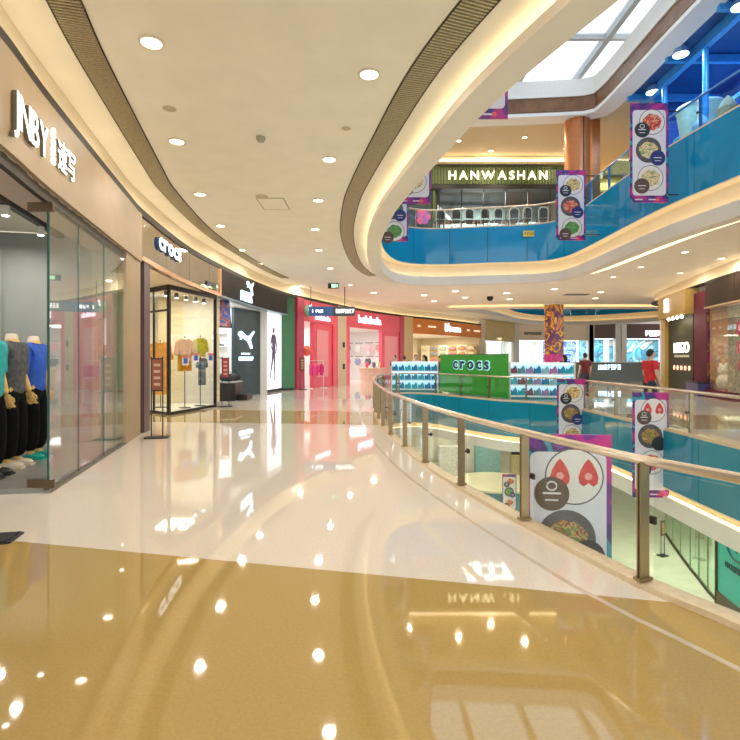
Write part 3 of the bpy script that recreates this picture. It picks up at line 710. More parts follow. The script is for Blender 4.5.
marks(frm((p0.x+d.x*.78, p0.y+d.y*.78, 1.38), d) @ Matrix.Translation((0,0,.062)), 1.0, .15, 8, LETB, sh, d=.015)
obj('wall_lamp', MB().ball((-4.5,21.75,1.42), .07, 10), LETB, sh, True)
a, b = Vector((-4.47,22.05)), Vector((-4.10,23.75)); d = (b-a).normalized()
lb = obj('lightbox', wallbox(MB(), a, b, .12, 3.42, .1), glow('lightbox_white', (.92,.90,1.0), .95), sh)
obj('lightbox_base', wallbox(MB(), a, b, 0, .12, .14), BLACK, sh)
def figure_print(parent, M, h, m, tilt=0):
    """flat printed figure of a runner"""
    P = MB()
    def limb(x0,y0,x1,y1,w0,w1):
        dx, dy = x1-x0, y1-y0; L = math.hypot(dx,dy); nx, ny = -dy/L, dx/L
        P.prism([(h*(x0+nx*w0),h*(y0+ny*w0)),(h*(x1+nx*w1),h*(y1+ny*w1)),(h*(x1-nx*w1),h*(y1-ny*w1)),(h*(x0-nx*w0),h*(y0-ny*w0))], 0, .004, M)
    P.prism([(h*(.0+.05*math.cos(k*PI/6)),h*(.93+.06*math.sin(k*PI/6))) for k in range(12)], 0, .004, M)
    limb(0,.86,.01,.5,.09,.07); limb(.07,.82,.15,.62,.03,.025); limb(.15,.62,.1,.5,.022,.02); limb(-.07,.82,-.14,.66,.03,.025); limb(-.14,.66,-.06,.56,.022,.02)
    limb(.03,.52,.05,.28,.05,.035); limb(.05,.28,.02,.03,.035,.02); limb(-.03,.52,-.08,.3,.05,.035); limb(-.08,.3,-.16,.08,.035,.02); limb(.02,.03,.09,.0,.02,.015); limb(-.16,.08,-.1,.04,.02,.015)
    return obj('printed_figure', P, m, parent)
figure_print(lb, frm((a.x+d.x*.85, a.y+d.y*.85, .5), d) @ Matrix.Translation((0,0,.052)), 2.35, mat('print_violet', (.16,.12,.26), .6, noise=.2, nscale=5))
room(sh, LEFT, 16.3, 21.5, 5.5, 3.42, WHITE, 130, (.86,.93,1.0))
obj('side_display_wall', wallbox(MB(), Vector((-8.6,20.4)), Vector((-5.3,19.95)), 0, 3.4, .08), WHITE, sh)
for k, z in enumerate((.9,1.4,1.9,2.4)):
    obj('shelf', wallbox(MB(), Vector((-7.6,20.15)), Vector((-5.5,19.86)), z, z+.03, .26), mat('shelf_pale', (.75,.77,.8), .4, noise=.03), sh)
t = thing('hanging_screen', 'tilted hanging screen with blue sports picture inside the puma entrance', 'screen', (-4.9,17.4,2.6))
M = frm((-4.95,17.3,2.95), (.8,.6)) @ Matrix.Rotation(-.25, 4, 'X')
obj('housing', MB().box((0,0,0), (.62,.95,.06), M), BLACK, t)
obj('picture', MB().box((0,0,.033), (.56,.88,.006), M), gradient_print('screen_picture', [(.05,.08,.35),(.10,.12,.45),(.45,.22,.22),(.25,.08,.12),(.04,.06,.25)], 2.2, 2), t)
for k in (-.2,.2): obj('rod', MB().tube([M @ Vector((k,.4,-.03)), M @ Vector((k,.75,-.03))], .012, 5), BLACK, t)
t = thing('shoe_plinth', 'stepped black display plinth with black bags at the puma entrance', 'plinth', (-4.75,18.5,0))
obj('step', MB().b2((-5.5,17.9,0), (-4.65,19.0,.62)), BLACK, t); obj('step', MB().b2((-4.65,18.2,0), (-4.3,19.0,.2)), BLACK, t)
obj('top_edge', MB().b2((-5.3,17.88,.62), (-4.65,19.02,.66)), mat('edge_grey', (.4,.42,.42), .3, noise=.05), t)
CLOG = None
def shoe_mesh(name, m, L=.27, w=.095, h=.09):
    mb = MB(); st = [(-.5,.55,.62),(-.42,.8,.72),(-.2,.82,.55),(0,.9,.75),(.2,1.0,1.0),(.36,.9,.75),(.46,.6,.45),(.5,.2,.2)]
    rings = []
    for t_, ww, hh in st:
        rings.append([(t_*L, math.cos(a)*w/2*ww, (h*hh if math.sin(a) > .3 else (.012 if math.sin(a) < -.3 else h*hh*.45))) for a in [2*PI*(k+.5)/8 for k in range(8)]])
    vs = [v for r_ in rings for v in r_]; n = len(rings)
    fs = [(i*8+k, i*8+(k+1) % 8, (i+1)*8+(k+1) % 8, (i+1)*8+k) for i in range(n-1) for k in range(8)]+[tuple(range(8)), tuple((n-1)*8+k for k in range(8))]
    mb.add([(x, y, max(0, z-.012)) for x, y, z in vs], fs)
    return mb.mesh(name, m, True)
sole_cache = {}
def shoe(label, loc, rz, col, group, name='clog_shoe', cat='shoe', L=.27, hh=.09):
    k = (name, col, L)
    if k not in sole_cache:
        up = shoe_mesh('upper', mat('shoe_%02x%02x%02x' % tuple(int(c*255) for c in col), col, .45, noise=.1), L, L*.36, hh)
        so = MB().prism([(L*.52*math.cos(a*PI/8)*(1 if math.cos(a*PI/8) > 0 else .98), L*.19*math.sin(a*PI/8)) for a in range(16)], 0, .022).mesh('sole', mat('sole_white', (.8,.8,.78), .6, noise=.03))
        sole_cache[k] = (up, so)
    up, so = sole_cache[k]
    t = thing(name, label, cat, loc, group); t.rotation_euler = (0, 0, rz)
    link('upper', up, t, (0,0,.02)); link('sole', so, t)
    return t
for i, (x, z) in enumerate(((-7.2,.93),(-6.5,.93),(-5.9,.93),(-7.0,1.43),(-6.2,1.43),(-5.75,1.43),(-6.8,1.93),(-6.0,1.93),(-5.7,1.93))):
    y = 20.15+(x+7.6)*(-.29/2.1)-.02
    shoe('dark running shoe on the %s shelf in the puma shop, %s along' % (('lowest','middle','upper')[i//3], ('left','centre','right')[i % 3]), (x, y-.02, z), 2.9, (.04,.04,.05), 'running shoes on wall shelves', 'running_shoe')
for i, (x, y) in enumerate(((-4.95,18.2),(-5.2,18.55),(-4.9,18.8))):
    t = thing('sports_bag', 'black sports bag on the black plinth, %s of three' % ('nearest','middle','farthest')[i], 'bag', (x, y, .66), 'bags on the black plinth')
    obj('body', MB().ball((x,y,.80), (.24,.15,.14), 12), mat('bag_black', (.02,.02,.022), .6, noise=.2, bump=.3), t, True)
    obj('handle', MB().tube([(x-.1,y,.90),(x-.06,y,1.0),(x+.06,y,1.0),(x+.1,y,.90)], .012, 6), BLACK, t)
# green return panel
sh = thing('wall_panel', 'plain dark green wall panel between the puma and pink shops', 'wall panel', (-3.8,24,0))
obj('board', wallbox(MB(), Vector((-4.12,23.85)), Vector((-3.50,24.1)), .08, 4.3, .08), mat('forest_green', (.06,.20,.10), .5, noise=.08, nscale=2), sh)
obj('skirting', wallbox(MB(), Vector((-4.12,23.83)), Vector((-3.50,24.08)), 0, .08, .09), BLACK, sh)
obj('wall_light', MB().lathe([(.09,0),(.07,.06),(.0,.08)], 12, Matrix.Translation((-3.95,23.86,3.85)) @ Matrix.Rotation(PI/2, 4, 'X')), WHITE, sh)

# ------------------------------------------------------------------ pink children's shop
PINK = mat('pink_panel', (.80,.09,.14), .35, noise=.05, nscale=1.5); DPINK = mat('deep_pink', (.48,.03,.08), .35, noise=.08)
LPINK = mat('light_pink', (.85,.32,.35), .4, noise=.05)
sh = thing('storefront', 'bright pink childrenswear shopfront with glowing pale letters', 'storefront', (-1.5,29,0))
obj('fascia', MB().rect_sweep(LEFT.ys(24.15, 28.2, .3), -.15, .02, 3.25, 4.31), PINK, sh, True)
obj('fascia', MB().rect_sweep(LEFT.ys(29.2, 35.5, .3), -.15, .02, 3.25, 4.31), PINK, sh, True)
obj('jamb', MB().rect_sweep(LEFT.ys(24.15, 24.75, .2), -.4, .03, 0, 4.31), DPINK, sh)
obj('jamb', MB().rect_sweep(LEFT.ys(27.75, 28.2, .2), -.3, .03, 0, 3.3), PINK, sh)
obj('door_panel', MB().rect_sweep(LEFT.ys(25.8, 27.75, .2), -.25, -.05, 0, 3.25), PINK, sh, True)
obj('door_niche', MB().rect_sweep(LEFT.ys(26.1, 27.3, .2), -.05, -.02, .5, 2.9), LPINK, sh, True)
obj('jamb', MB().rect_sweep(LEFT.ys(29.2, 29.6, .2), -.3, .03, 0, 3.3), PINK, sh)
obj('door_panel', MB().rect_sweep(LEFT.ys(33.3, 35.5, .2), -.25, -.03, 0, 3.25), PINK, sh, True)
obj('door_niche', MB().rect_sweep(LEFT.ys(33.6, 34.9, .2), -.03, .0, .5, 2.9), LPINK, sh, True)
obj('jamb', MB().rect_sweep(LEFT.ys(35.1, 35.5, .2), -.3, .04, 0, 4.31), DPINK, sh)
PINKL = glow('pink_sign', (1,.72,.92), 1.3)
text('balabala', wf(LEFT, 31.9, .03, 3.58), .62, PINKL, sh, .03, .02, .04, width=2.9)
text('balabala', wf(LEFT, 26.6, .03, 3.40), .32, PINKL, sh, .03, .01, .04, width=1.6)
m = wf(LEFT, 25.0, .05, 3.75)
obj('emblem', MB().prism([(.28*math.cos(k*PI/8), .28*math.sin(k*PI/8)) for k in range(16)], 0, .05, m), mat('emblem_green', (.15,.45,.25), .4, noise=.1), sh)
obj('emblem', MB().prism([(.05,.05),(.25,.05),(.32,.35),(.18,.30)], .05, .08, m), PINKL, sh)
obj('pillar', MB().rect_sweep(LEFT.ys(28.22, 29.18, .3), -.2, .05, 0, 4.31), mat('beige_pillar', (.62,.50,.36), .5, noise=.04), sh)
for z in (1.0, 2.2): obj('wall_plate', MB().box((0,0,.02), (.2,.3,.04), wf(LEFT, 28.85, .05, z)), BLACK, sh)
room(sh, LEFT, 24.2, 27.8, 4.5, 3.3, WHITE, 80, (1,.93,.92)); room(sh, LEFT, 29.3, 35.3, 5, 3.3, WHITE, 150, (1,.95,.93))
NP = LEFT.at(LEFT.sy(35.0))[2]
for k in range(4):
    for z in (.95, 1.9):
        obj('wall_rail', MB().tube([tuple(wp(LEFT, 34.9, -4.5+k*.9, z+.62)), tuple(wp(LEFT, 34.9, -3.8+k*.9, z+.62))], .02, 5), BLACK, sh)
cols = [(.15,.15,.18),(.75,.2,.3),(.7,.7,.72),(.25,.3,.45),(.8,.45,.5),(.1,.1,.12),(.6,.3,.25),(.85,.8,.75)]
for i in range(8):
    p = wp(LEFT, 34.8, -4.15+(i//2)*.9, .95 if i % 2 else 1.9); t_ = NP
    garment('hanging_garment', '%s garment on the %s back rail of the pink shop, %s from left' % (('charcoal','rose','pale grey','denim blue','pink','black','russet','cream')[i], ('upper','lower')[i % 2], ORD[i//2]), p.x, p.y, p.z, math.atan2(t_.y, t_.x), cols[i], .75, 'garments in the pink shop')
def rack(label, x, y, rz, garments, g):
    t = thing('clothes_rack', label, 'clothes rack', (x, y, 0))
    M = Matrix.Translation((x,y,0)) @ Matrix.Rotation(rz, 4, 'Z')
    obj('frame', MB().tube([M @ Vector(v) for v in ((-.5,0,.02),(-.5,0,1.35),(.5,0,1.35),(.5,0,.02))], .018, 6), WHITE, t)
    for s in (-.5,.5): obj('foot', MB().box((s,0,.015), (.05,.45,.03), M), WHITE, t)
    for i, (c, nm) in enumerate(garments):
        q = M @ Vector((-.36+.72*i/max(1,len(garments)-1), 0, .62))
        garment('hanging_garment', nm, q.x, q.y, q.z, rz+PI/2-.5, c, .85, g)
rack('white clothes rack of magenta dresses in the pink shop entrance', -2.62, 25.45, .9,
     [((.75,.04,.25), 'magenta dress at the %s of the white rack' % k) for k in ('left end','middle','right end')], 'magenta dresses on the rack')
t = thing('balloon_display', 'round coral balloon on a thin stick beside the pink shop entrance', 'balloon', (-3.05,25.0,0))
obj('stick', MB().tube([(-3.05,25.0,0),(-3.05,25.0,1.6)], .012, 6), WHITE, t); obj('balloon', MB().ball((-3.05,25.0,1.82), (.22,.22,.26), 14), mat('coral_balloon', (.85,.16,.10), .25, noise=.05), t, True)
obj('foot', MB().lathe([(.16,0),(.16,.02),(.02,.03)], 12, Matrix.Translation((-3.05,25.0,0))), WHITE, t)
t = thing('display_table', 'round pale display table in the pink shop doorway', 'table', (.3,32.8,0))
T = Matrix.Translation((.15,33.0,0))
obj('top', MB().lathe([(.9,.78),(.9,.84),(.85,.85)], 20, T), mat('pale_wood', (.65,.48,.32), .4, noise=.15), t); obj('drum', MB().lathe([(.75,0),(.78,.78)], 20, T), mat('blush_drum', (.75,.50,.42), .5, noise=.1), t)
for i, (dx, dy, c) in enumerate(((-.35,.1,(.8,.15,.25)),(.1,-.3,(.2,.2,.25)),(.4,.2,(.85,.75,.6)))):
    garment('folded_top', '%s child top propped on the round pale table' % ('red','dark','cream')[i], .15+dx, 33+dy, .85, 1.0, c, .55, 'tops on the round table', hang=False)

# ------------------------------------------------------------------ orange-headed shop and the shops at the far end
sh = thing('storefront', 'cream lit shopfront with long rust-orange header and small white letters', 'storefront', (6,40.5,0))
obj('fascia', MB().rect_sweep(LEFT.ys(36.35, 45, .4), -.2, .02, 3.2, 4.31), mat('rust_header', (.72,.23,.03), .6, noise=.06), sh, True)
obj('pillar', MB().rect_sweep(LEFT.ys(35.52, 36.33, .3), -.3, .05, 0, 4.31), mat('gold_beige', (.62,.47,.22), .45, noise=.06), sh)
text("b's", wf(LEFT, 39.9, .03, 3.50), .85, LETB, sh, .03, .02, .06, width=.95)
marks(wf(LEFT, 41.1, .03, 3.52), 1.5, .33, 5, LETB, sh, d=.04)
for y, w in ((36.9,.3),(38.1,1.0),(42.9,.5),(44.3,1.2)):
    obj('small_lettering', MB().box((0,0,.01), (w,.12,.02), wf(LEFT, y, .03, 3.75)), mat('letter_cream', (.85,.75,.55), .5, emit=(1,.85,.6), es=.5), sh)
room(sh, LEFT, 36.5, 45, 6, 3.25, mat('cream_shop_wall', (.85,.74,.52), .6, noise=.03), 240, (1,.88,.66))
for k in range(6):
    p = wp(LEFT, 44.6, -.5-k*.92); n_ = LEFT.at(LEFT.sy(44.6))[2]; q = frm((p.x, p.y, 0), n_)
    u = obj('wall_unit', MB().box((0,1.3,.15), (.9,2.6,.3), q), mat(('unit_oak','unit_white')[k % 2], ((.6,.42,.2),(.85,.82,.75))[k % 2], .5, noise=.1), sh)
    for z in (.5,1.1,1.7,2.2): obj('shelf_goods', MB().prism([(-.35,0),(.35,0),(.30,.22),(.1,.3),(-.2,.24)], .31, .5, q @ Matrix.Translation((0,z,0))), mat('goods_%d' % ((k*3+int(z*10)) % 5), ((.6,.25,.12),(.3,.4,.3),(.8,.7,.5),(.5,.2,.25),(.25,.3,.4))[(k*3+int(z*10)) % 5], .6, noise=.2), u)

FA, FB = Vector((10.3,46.5)), Vector((14.5,51.5))
def far_front(label, p, q, header, body_z, word, wm, lm, hz=(3.4,4.35)):
    d = (q-p); L = d.length; d.normalize()
    t = thing('storefront', label, 'storefront', ((p.x+q.x)/2, (p.y+q.y)/2, 0))
    obj('fascia', wallbox(MB(), p, q, hz[0], 4.83, .25), header, t)
    obj('back_wall', wallbox(MB(), p+Vector((-d.y,d.x))*3, q+Vector((-d.y,d.x))*3, 0, hz[0], .1), wm, t)
    for a in (p, q): obj('pillar', MB().box((a.x,a.y,2.4), (.5,.5,4.8)), mat('far_pillar', (.66,.62,.56), .5, noise=.03), t)
    for k in range(3):
        g0 = p+d*(L*(.06+k*.3)); g1 = p+d*(L*(.34+k*.3)); obj('glass_pane', wallbox(MB(), g0, g1, .05, hz[0], .02), SHOPG, t)
    m_ = (p+q)/2+Vector((-d.y,d.x))*1.5
    area(t, (m_.x, m_.y, 3.3), min(3, L*.5), 110, (.85,.93,1.0))
    if word: marks(frm((p.x+d.x*L*.64, p.y+d.y*L*.64, hz[0]+.25), d) @ Matrix.Translation((0,0,.13)), L*.46, .48, word, lm, t, d=.05)
    return t, d, L
FILL = 1
BEIGEH = mat('beige_header', (.72,.58,.42), .5, noise=.04); BRNH = mat('brown_header', (.10,.045,.03), .4, noise=.1)
t, d, L = far_front('far gold-panelled shopfront between the rust header and the beige header', Vector((9.75,45.3)), Vector((14.0,50.4)), mat('gold_green_header', (.50,.38,.14), .5, noise=.08), 0, None, mat('gold_back', (.55,.42,.2), .6, noise=.1), None, (3.0,4.35))
t, d, L = far_front('beige-headed far shopfront with thin dark lettering left of the patterned column', Vector((14.2,50.6)), Vector((18.2,51.6)), BEIGEH, 0, None, mat('pale_back', (.75,.73,.68), .6, noise=.03), None, (3.2,4.35))
marks(frm((15.9,51.02,3.72), d) @ Matrix.Translation((0,0,.14)), 1.9, .26, 9, BLACK, t)
t, d, L = far_front('far shopfront with blue aquarium-like wall of white figures', Vector((18.3,51.6)), Vector((21.9,51.8)), BEIGEH, 0, None, gradient_print('blue_figures', [(.02,.08,.5),(.03,.15,.7),(.55,.72,.9),(.05,.2,.75),(.75,.85,.95)], 1.2, 3), None, (3.2,4.35))
t, d, L = far_front('far brown-headed shopfront with a glowing turquoise poster', Vector((22.0,51.8)), Vector((24.6,51.8)), BRNH, 0, None, gradient_print('teal_poster', [(.02,.1,.2),(.03,.3,.45),(.2,.6,.75),(.03,.25,.4),(.6,.7,.7)], .8, 2), None)
t, d, L = far_front('far brown-headed shopfront with bright violet-white sign', Vector((25.2,51.8)), Vector((30.4,51.8)), BRNH, 0, 6, gradient_print('teal_poster_b', [(.7,.62,.55),(.03,.25,.4),(.1,.5,.7),(.5,.75,.85),(.03,.2,.35)], .5, 2), glow('violet_sign', (.8,.75,1), 4))
# patterned column
t = thing('patterned_column', 'square column wrapped in yellow purple and pink graphics', 'column', (11.4,32.2,0))
M = Matrix.Translation((11.4,32.2,0)) @ Matrix.Rotation(.45, 4, 'Z')
def octa(a, c): return [(-a+c,-a),(a-c,-a),(a,-a+c),(a,a-c),(a-c,a),(-a+c,a),(-a,a-c),(-a,-a+c)]
obj('shaft', MB().prism(octa(.42,.05), .25, 4.75, M), gradient_print('column_wrap', [(.16,.07,.14),(.28,.11,.10),(.85,.52,.03),(.14,.05,.16),(.35,.12,.12),(.80,.45,.03),(.60,.10,.20)], 1.5, .5), t)
obj('wrap_band', MB().prism(octa(.44,.05), 1.25, 1.7, M), mat('magenta_band', (.60,.05,.28), .4, noise=.3, nscale=4), t)
obj('plinth', MB().prism(octa(.48,.05), 0, .25, M), DARK, t); obj('cap', MB().prism(octa(.46,.05), 4.75, 4.85, M), WHITE, t)
# counter island at the far end
t = thing('service_counter', 'dark grey service counter with white lettering in the far hall', 'counter', (16.3,34,0))
obj('front', MB().b2((13.2,33.9,0), (19.2,34.1,1.15)), mat('counter_grey', (.16,.19,.19), .4, noise=.08), t); obj('top', MB().b2((13.1,33.8,1.15), (19.3,34.7,1.21)), mat('counter_top', (.5,.5,.48), .3, noise=.05), t)
marks(frm((15.6,33.89,.72), (1,0)), 1.5, .3, 7, LETB, t)

# ------------------------------------------------------------------ right-hand shop wall
wr = sroot('wall_right', 'curved wall head above the right-hand shopfronts with hidden cove light', (12.5, 16, 4.3))
fr = RIGHT.ys(-3, 31, .4)
obj('cove_strip', MB().rect_sweep(fr, .14, .2, 4.38, CH), WARMP, wr, True)
obj('cove_cap', MB().rect_sweep(fr, -.03, .2, 4.34, 4.40), DARK, wr, True)
obj('cove_light', MB().rect_sweep(fr, .05, .10, 4.401, 4.412), COVEL, wr)
MAROON = mat('maroon_board', (.10,.012,.03), .6, noise=.2, nscale=2, spec=.2); BROWNP = mat('brown_header_panel', (.045,.028,.016), .7, noise=.15, spec=.2)
GOLD = mat('gold_lacquer', (.50,.33,.085), .35, .25, noise=.06)
sh = thing('storefront', 'dark brown shopfront with crowded window display at right picture edge', 'storefront', (12.3,17,0))
for a, b in ((6,8.6),(8.6,11.2),(11.2,13.6),(13.6,15.6),(15.6,17.6),(17.6,19.9)):
    obj('header_panel', MB().rect_sweep(RIGHT.ys(a+.01, b-.01, .4), -.02, .1, 3.42, 4.33), BROWNP, sh, True)
obj('header_trim', MB().rect_sweep(RIGHT.ys(6, 19.9, .4), -.05, .12, 3.36, 3.42), mat('trim_tan', (.45,.32,.18), .4, noise=.05), sh)
for a, b in ((12,14),(14,16),(16,17.8),(17.8,19.8)):
    obj('glass_pane', MB().rect_sweep(RIGHT.ys(a+.01, b-.01, .4), .02, .035, .1, 3.36), SHOPG, sh, True)
room(sh, RIGHT, 11, 19.85, 3.5, 3.45, mat('brown_shop_wall', (.35,.22,.15), .6, noise=.15), 150, (1,.86,.66), 1)
obj('window_base', MB().rect_sweep(RIGHT.ys(6, 19.9, .4), .0, .6, 0, .3), MAROON, sh)
for i in range(7):     # round badges stuck inside the glass
    y = 16.55+(i % 2)*.55+(i//2)*.06; z = .95+(i//2)*.62+(i % 2)*.28
    t = thing('window_badge', 'round crimson window badge with pale scroll, %s from the bottom left of the cluster' % ORD[i], 'badge', tuple(wp(RIGHT, y, .0, z)), 'crimson window badges')
    q = wf(RIGHT, y, -.0, z, True)
    obj('disc', MB().prism([(.28*math.cos(k*PI/8), .28*math.sin(k*PI/8)) for k in range(16)], .0, .015, q), mat('badge_crimson', (.42,.03,.10), .4, noise=.15), t)
    obj('scroll', MB().tube([q @ Vector((.14*math.cos(a*.7)*(1-a*.08), .14*math.sin(a*.7)*(1-a*.08), .02)) for a in range(10)], .02, 5), mat('badge_pale', (.8,.7,.75), .5, noise=.1), t)
for i in range(9):
    y = 16.6+i*.36; c = ((.8,.6,.25),(.85,.82,.75),(.55,.3,.15),(.7,.68,.6),(.35,.3,.25))[i % 5]; p = wp(RIGHT, y, .45+.3*(i % 2), .3)
    t = thing('plush_toy', '%s plush toy sitting in the brown shop window, %s from the right picture edge' % (('amber','cream','brown','grey','dark')[i % 5], ORD[i]), 'toy', tuple(p), 'plush toys in the window')
    m_ = mat('plush_%d' % (i % 5), c, .9, noise=.2, bump=.5, nscale=30); s_ = .9+.3*(i % 3)
    obj('body', MB().ball((p.x,p.y,.3+.2*s_), (.16*s_,.16*s_,.2*s_), 10), m_, t, True)
    obj('head', MB().ball((p.x,p.y,.3+.5*s_), (.13*s_,.13*s_,.13*s_), 10), m_, t, True)
    for k in (-1,1): obj('ear', MB().ball((p.x,p.y+k*.1*s_,.3+.62*s_), .045*s_, 8), m_, t, True)
obj('tree_graphic', MB().rect_sweep(RIGHT.ys(17.45, 18.25, .3), .06, .09, .3, 3.3), gradient_print('tree_bark', [(.10,.12,.09),(.25,.27,.22),(.16,.14,.12),(.35,.36,.32),(.2,.2,.16)], 3, 2.5), sh, True)
obj('awning', MB().rect_sweep(RIGHT.ys(16.5, 19.8, .4), 1.3, 1.5, 2.2, 2.7), mat('brick_red_awning', (.30,.05,.035), .5, noise=.1), sh, True)
sh = thing('wall_panel', 'tall maroon wall panel between the brown and gold shops', 'wall panel', (13,20.5,0))
obj('board', MB().rect_sweep(RIGHT.ys(19.92, 21.2, .4), .05, .2, .55, 4.1), MAROON, sh, True)
obj('base_cabinet', MB().rect_sweep(RIGHT.ys(19.92, 21.2, .4), -.25, .2, 0, .5), mat('violet_cabinet', (.05,.04,.16), .4, noise=.1), sh, True)
obj('base_shelf', MB().rect_sweep(RIGHT.ys(19.92, 21.2, .4), -.28, .2, .5, .55), BLACK, sh, True)
sh = thing('storefront', 'gold boxed shopfront with dark window, white letters and red dots', 'storefront', (13.8,23.3,0))
obj('fascia_box', MB().rect_sweep(RIGHT.ys(21.3, 25.2, .3), -.25, .3, 3.3, 4.33), GOLD, sh, True)
obj('pillar', MB().rect_sweep(RIGHT.ys(24.55, 25.2, .2), -.1, .3, 0, 3.3), GOLD, sh, True)
obj('side_wall', MB().rect_sweep(RIGHT.ys(25.2, 25.5, .2), -.1, 3, 0, 4.33), mat('pale_lilac_wall', (.68,.64,.66), .5, noise=.04), sh)
DKW = mat('olive_black_window', (.035,.035,.018), .5, noise=.2, spec=.2)
obj('window_board', MB().rect_sweep(RIGHT.ys(21.3, 24.5, .3), .05, .15, 0, 3.3), DKW, sh, True)
text('LEGO', wf(RIGHT, 22.6, .05, 1.72, True), .62, LETW, sh, .02, .01, .05, width=1.9)
obj('lettering', MB().box((0,0,.01), (1.9,.10,.02), wf(RIGHT, 22.6, .05, 1.56, True)), mat('olive_letter', (.5,.48,.35), .5, noise=.1), sh)
for k in range(5): obj('red_dot', MB().prism([(.10*math.cos(a*PI/6), .10*math.sin(a*PI/6)) for a in range(12)], 0, .03, wf(RIGHT, 23.55-k*.47, .05, 1.05, True)), glow('red_dot_glow', (1,.25,.12), 1.3), sh)
q = wf(RIGHT, 23.6, -.25, 3.55, True)
obj('sign_light', MB().box((0,.3,.04), (.45,.6,.06), q), glow('sign_lilac', (.92,.88,1), 1.8), sh)
obj('sign_mark', MB().box((-.02,.3,.075), (.28,.05,.02), q).box((.02,.42,.075), (.22,.04,.02), q).box((0,.15,.075), (.3,.04,.02), q), mat('sign_mark_grey', (.45,.42,.5), .5, noise=.05), sh)
for k in range(4):
    p = wp(RIGHT, 21.5+k*.55, -.3, 3.22); s = obj('spot', MB().lathe([(.03,.1),(.05,.08),(.05,0)], 10, Matrix.Translation(p)), WHITE, sh)
    obj('spot_lens', MB().ball((p.x,p.y,p.z-.02), .07, 8), glow('spot_glow', (1,.92,.75), 9), s)
area(sh, wp(RIGHT, 22.6, -.5, 3.15), .5, 22, (1,.8,.5))

# ------------------------------------------------------------------ clogs kiosk across the void
CLOGC = [(.02,.30,.45),(.02,.42,.52),(.25,.08,.12),(.10,.30,.34),(.32,.22,.45),(.01,.22,.42),(.30,.55,.62),(.45,.18,.42)]
def shelf_unit(label, p, q, levels, nper, wh, colours):
    d = (q-p); L = d.length; d.normalize(); n = Vector((-d.y, d.x))
    if n.y < 0: n = -n
    t = thing('shelf_unit', label, 'shelf unit', ((p.x+q.x)/2, (p.y+q.y)/2, 0)); M = frm((p.x,p.y,0), d)
    H = 1.32
    obj('back_panel', MB().box((L/2,H/2,-.30), (L,H,.04), M), glow('shelf_backlight', (.35,.75,1), .5), t)
    for k in range(levels+1):
        z = .10+k*(H-.14)/levels
        s = obj('shelf', MB().box((L/2,z,-.13), (L,.035,.36), M), mat('shelf_white', (.85,.9,.92), .3, noise=.02), t)
        if k: obj('shelf_light', MB().box((L/2,z-.022,-.05), (L-.05,.008,.03), M), glow('shelf_led', (.70,.90,1), 2.5), s)
    for x in (.0, L): obj('end_panel', MB().box((x,H/2,-.13), (.04,H,.38), M), WHITE, t)
    obj('plinth', MB().box((L/2,.05,-.13), (L,.1,.34), M), mat('plinth_teal', (.05,.25,.3), .4, noise=.05), t)
    for k in range(levels):
        z = .12+k*(H-.14)/levels
        for i in range(nper):
            c = colours[(i+k) % len(colours)] if len(colours) > 3 else random.choice(colours)
            o = M @ Vector(((i+.5)*L/nper, z, -.10))
            shoe('%s clog on the %s shelf of the %s, %s from the left' % ({0:'blue',1:'teal',2:'maroon',3:'sea green',4:'lilac',5:'navy blue',6:'pale aqua',7:'orchid'}[CLOGC.index(c)], ('bottom','middle','top')[k], wh, ORD[i]), o, math.atan2(d.y, d.x)+random.uniform(-.35,.1), c, 'clogs on the kiosk shelves', L=.27, hh=.30)
    return t
shelf_unit('white lit shelf unit of teal clogs left of the green crocs board', Vector((.95,22.75)), Vector((2.95,22.6)), 3, 7, 'left unit', [CLOGC[0], CLOGC[1], CLOGC[5]])
shelf_unit('white lit shelf unit of mixed clogs right of the green crocs board', Vector((5.05,18.75)), Vector((7.2,18.3)), 3, 8, 'right unit', CLOGC)
t = thing('kiosk_board', 'large green sign board with dark crocs lettering facing the void', 'sign', (3.95,20.2,0))
p, q = Vector((3.05,22.35)), Vector((4.93,18.62)); d = (q-p); L = d.length; d.normalize()
obj('board', wallbox(MB(), p, q, .05, 1.60, .08), mat('kiosk_green', (.025,.36,.006), .35, noise=.05, nscale=2), t)
obj('top_strip', wallbox(MB(), p, q, 1.60, 1.63, .1), mat('green_trim', (.01,.13,.01), .35, noise=.05), t)
obj('seam', MB().box((L*.5,.82,.042), (.012,1.5,.006), frm((p.x,p.y,0), d)), MATS['green_trim'], t)
lm = frm((p.x+d.x*L*.5, p.y+d.y*L*.5, 1.06), d) @ Matrix.Translation((0,0,.04))
text('crocs', lm, .62, mat('letter_halo', (.35,.72,.75), .4, emit=(.4,.85,.9), es=.5), t, .006, .05, .12, width=2.35, name='letter_halo')
text('crocs', lm @ Matrix.Translation((0,0,.012)), .62, mat('letter_navy', (.0,.03,.07), .35, noise=.05), t, .012, .018, .22, width=2.25)
t = thing('kiosk_counter', 'white counter block closing the crocs kiosk behind the green board', 'counter', (5,21.5,0))
obj('body', MB().prism([(3.4,22.7),(5.2,19.2),(7.2,18.9),(7.4,21.5),(5.5,23.2)], 0, .92), WHITE, t); obj('top', MB().prism([(3.38,22.75),(5.2,19.15),(7.25,18.85),(7.45,21.55),(5.5,23.27)], .92, .96), mat('counter_top_pale', (.7,.75,.75), .3, noise=.03), t)

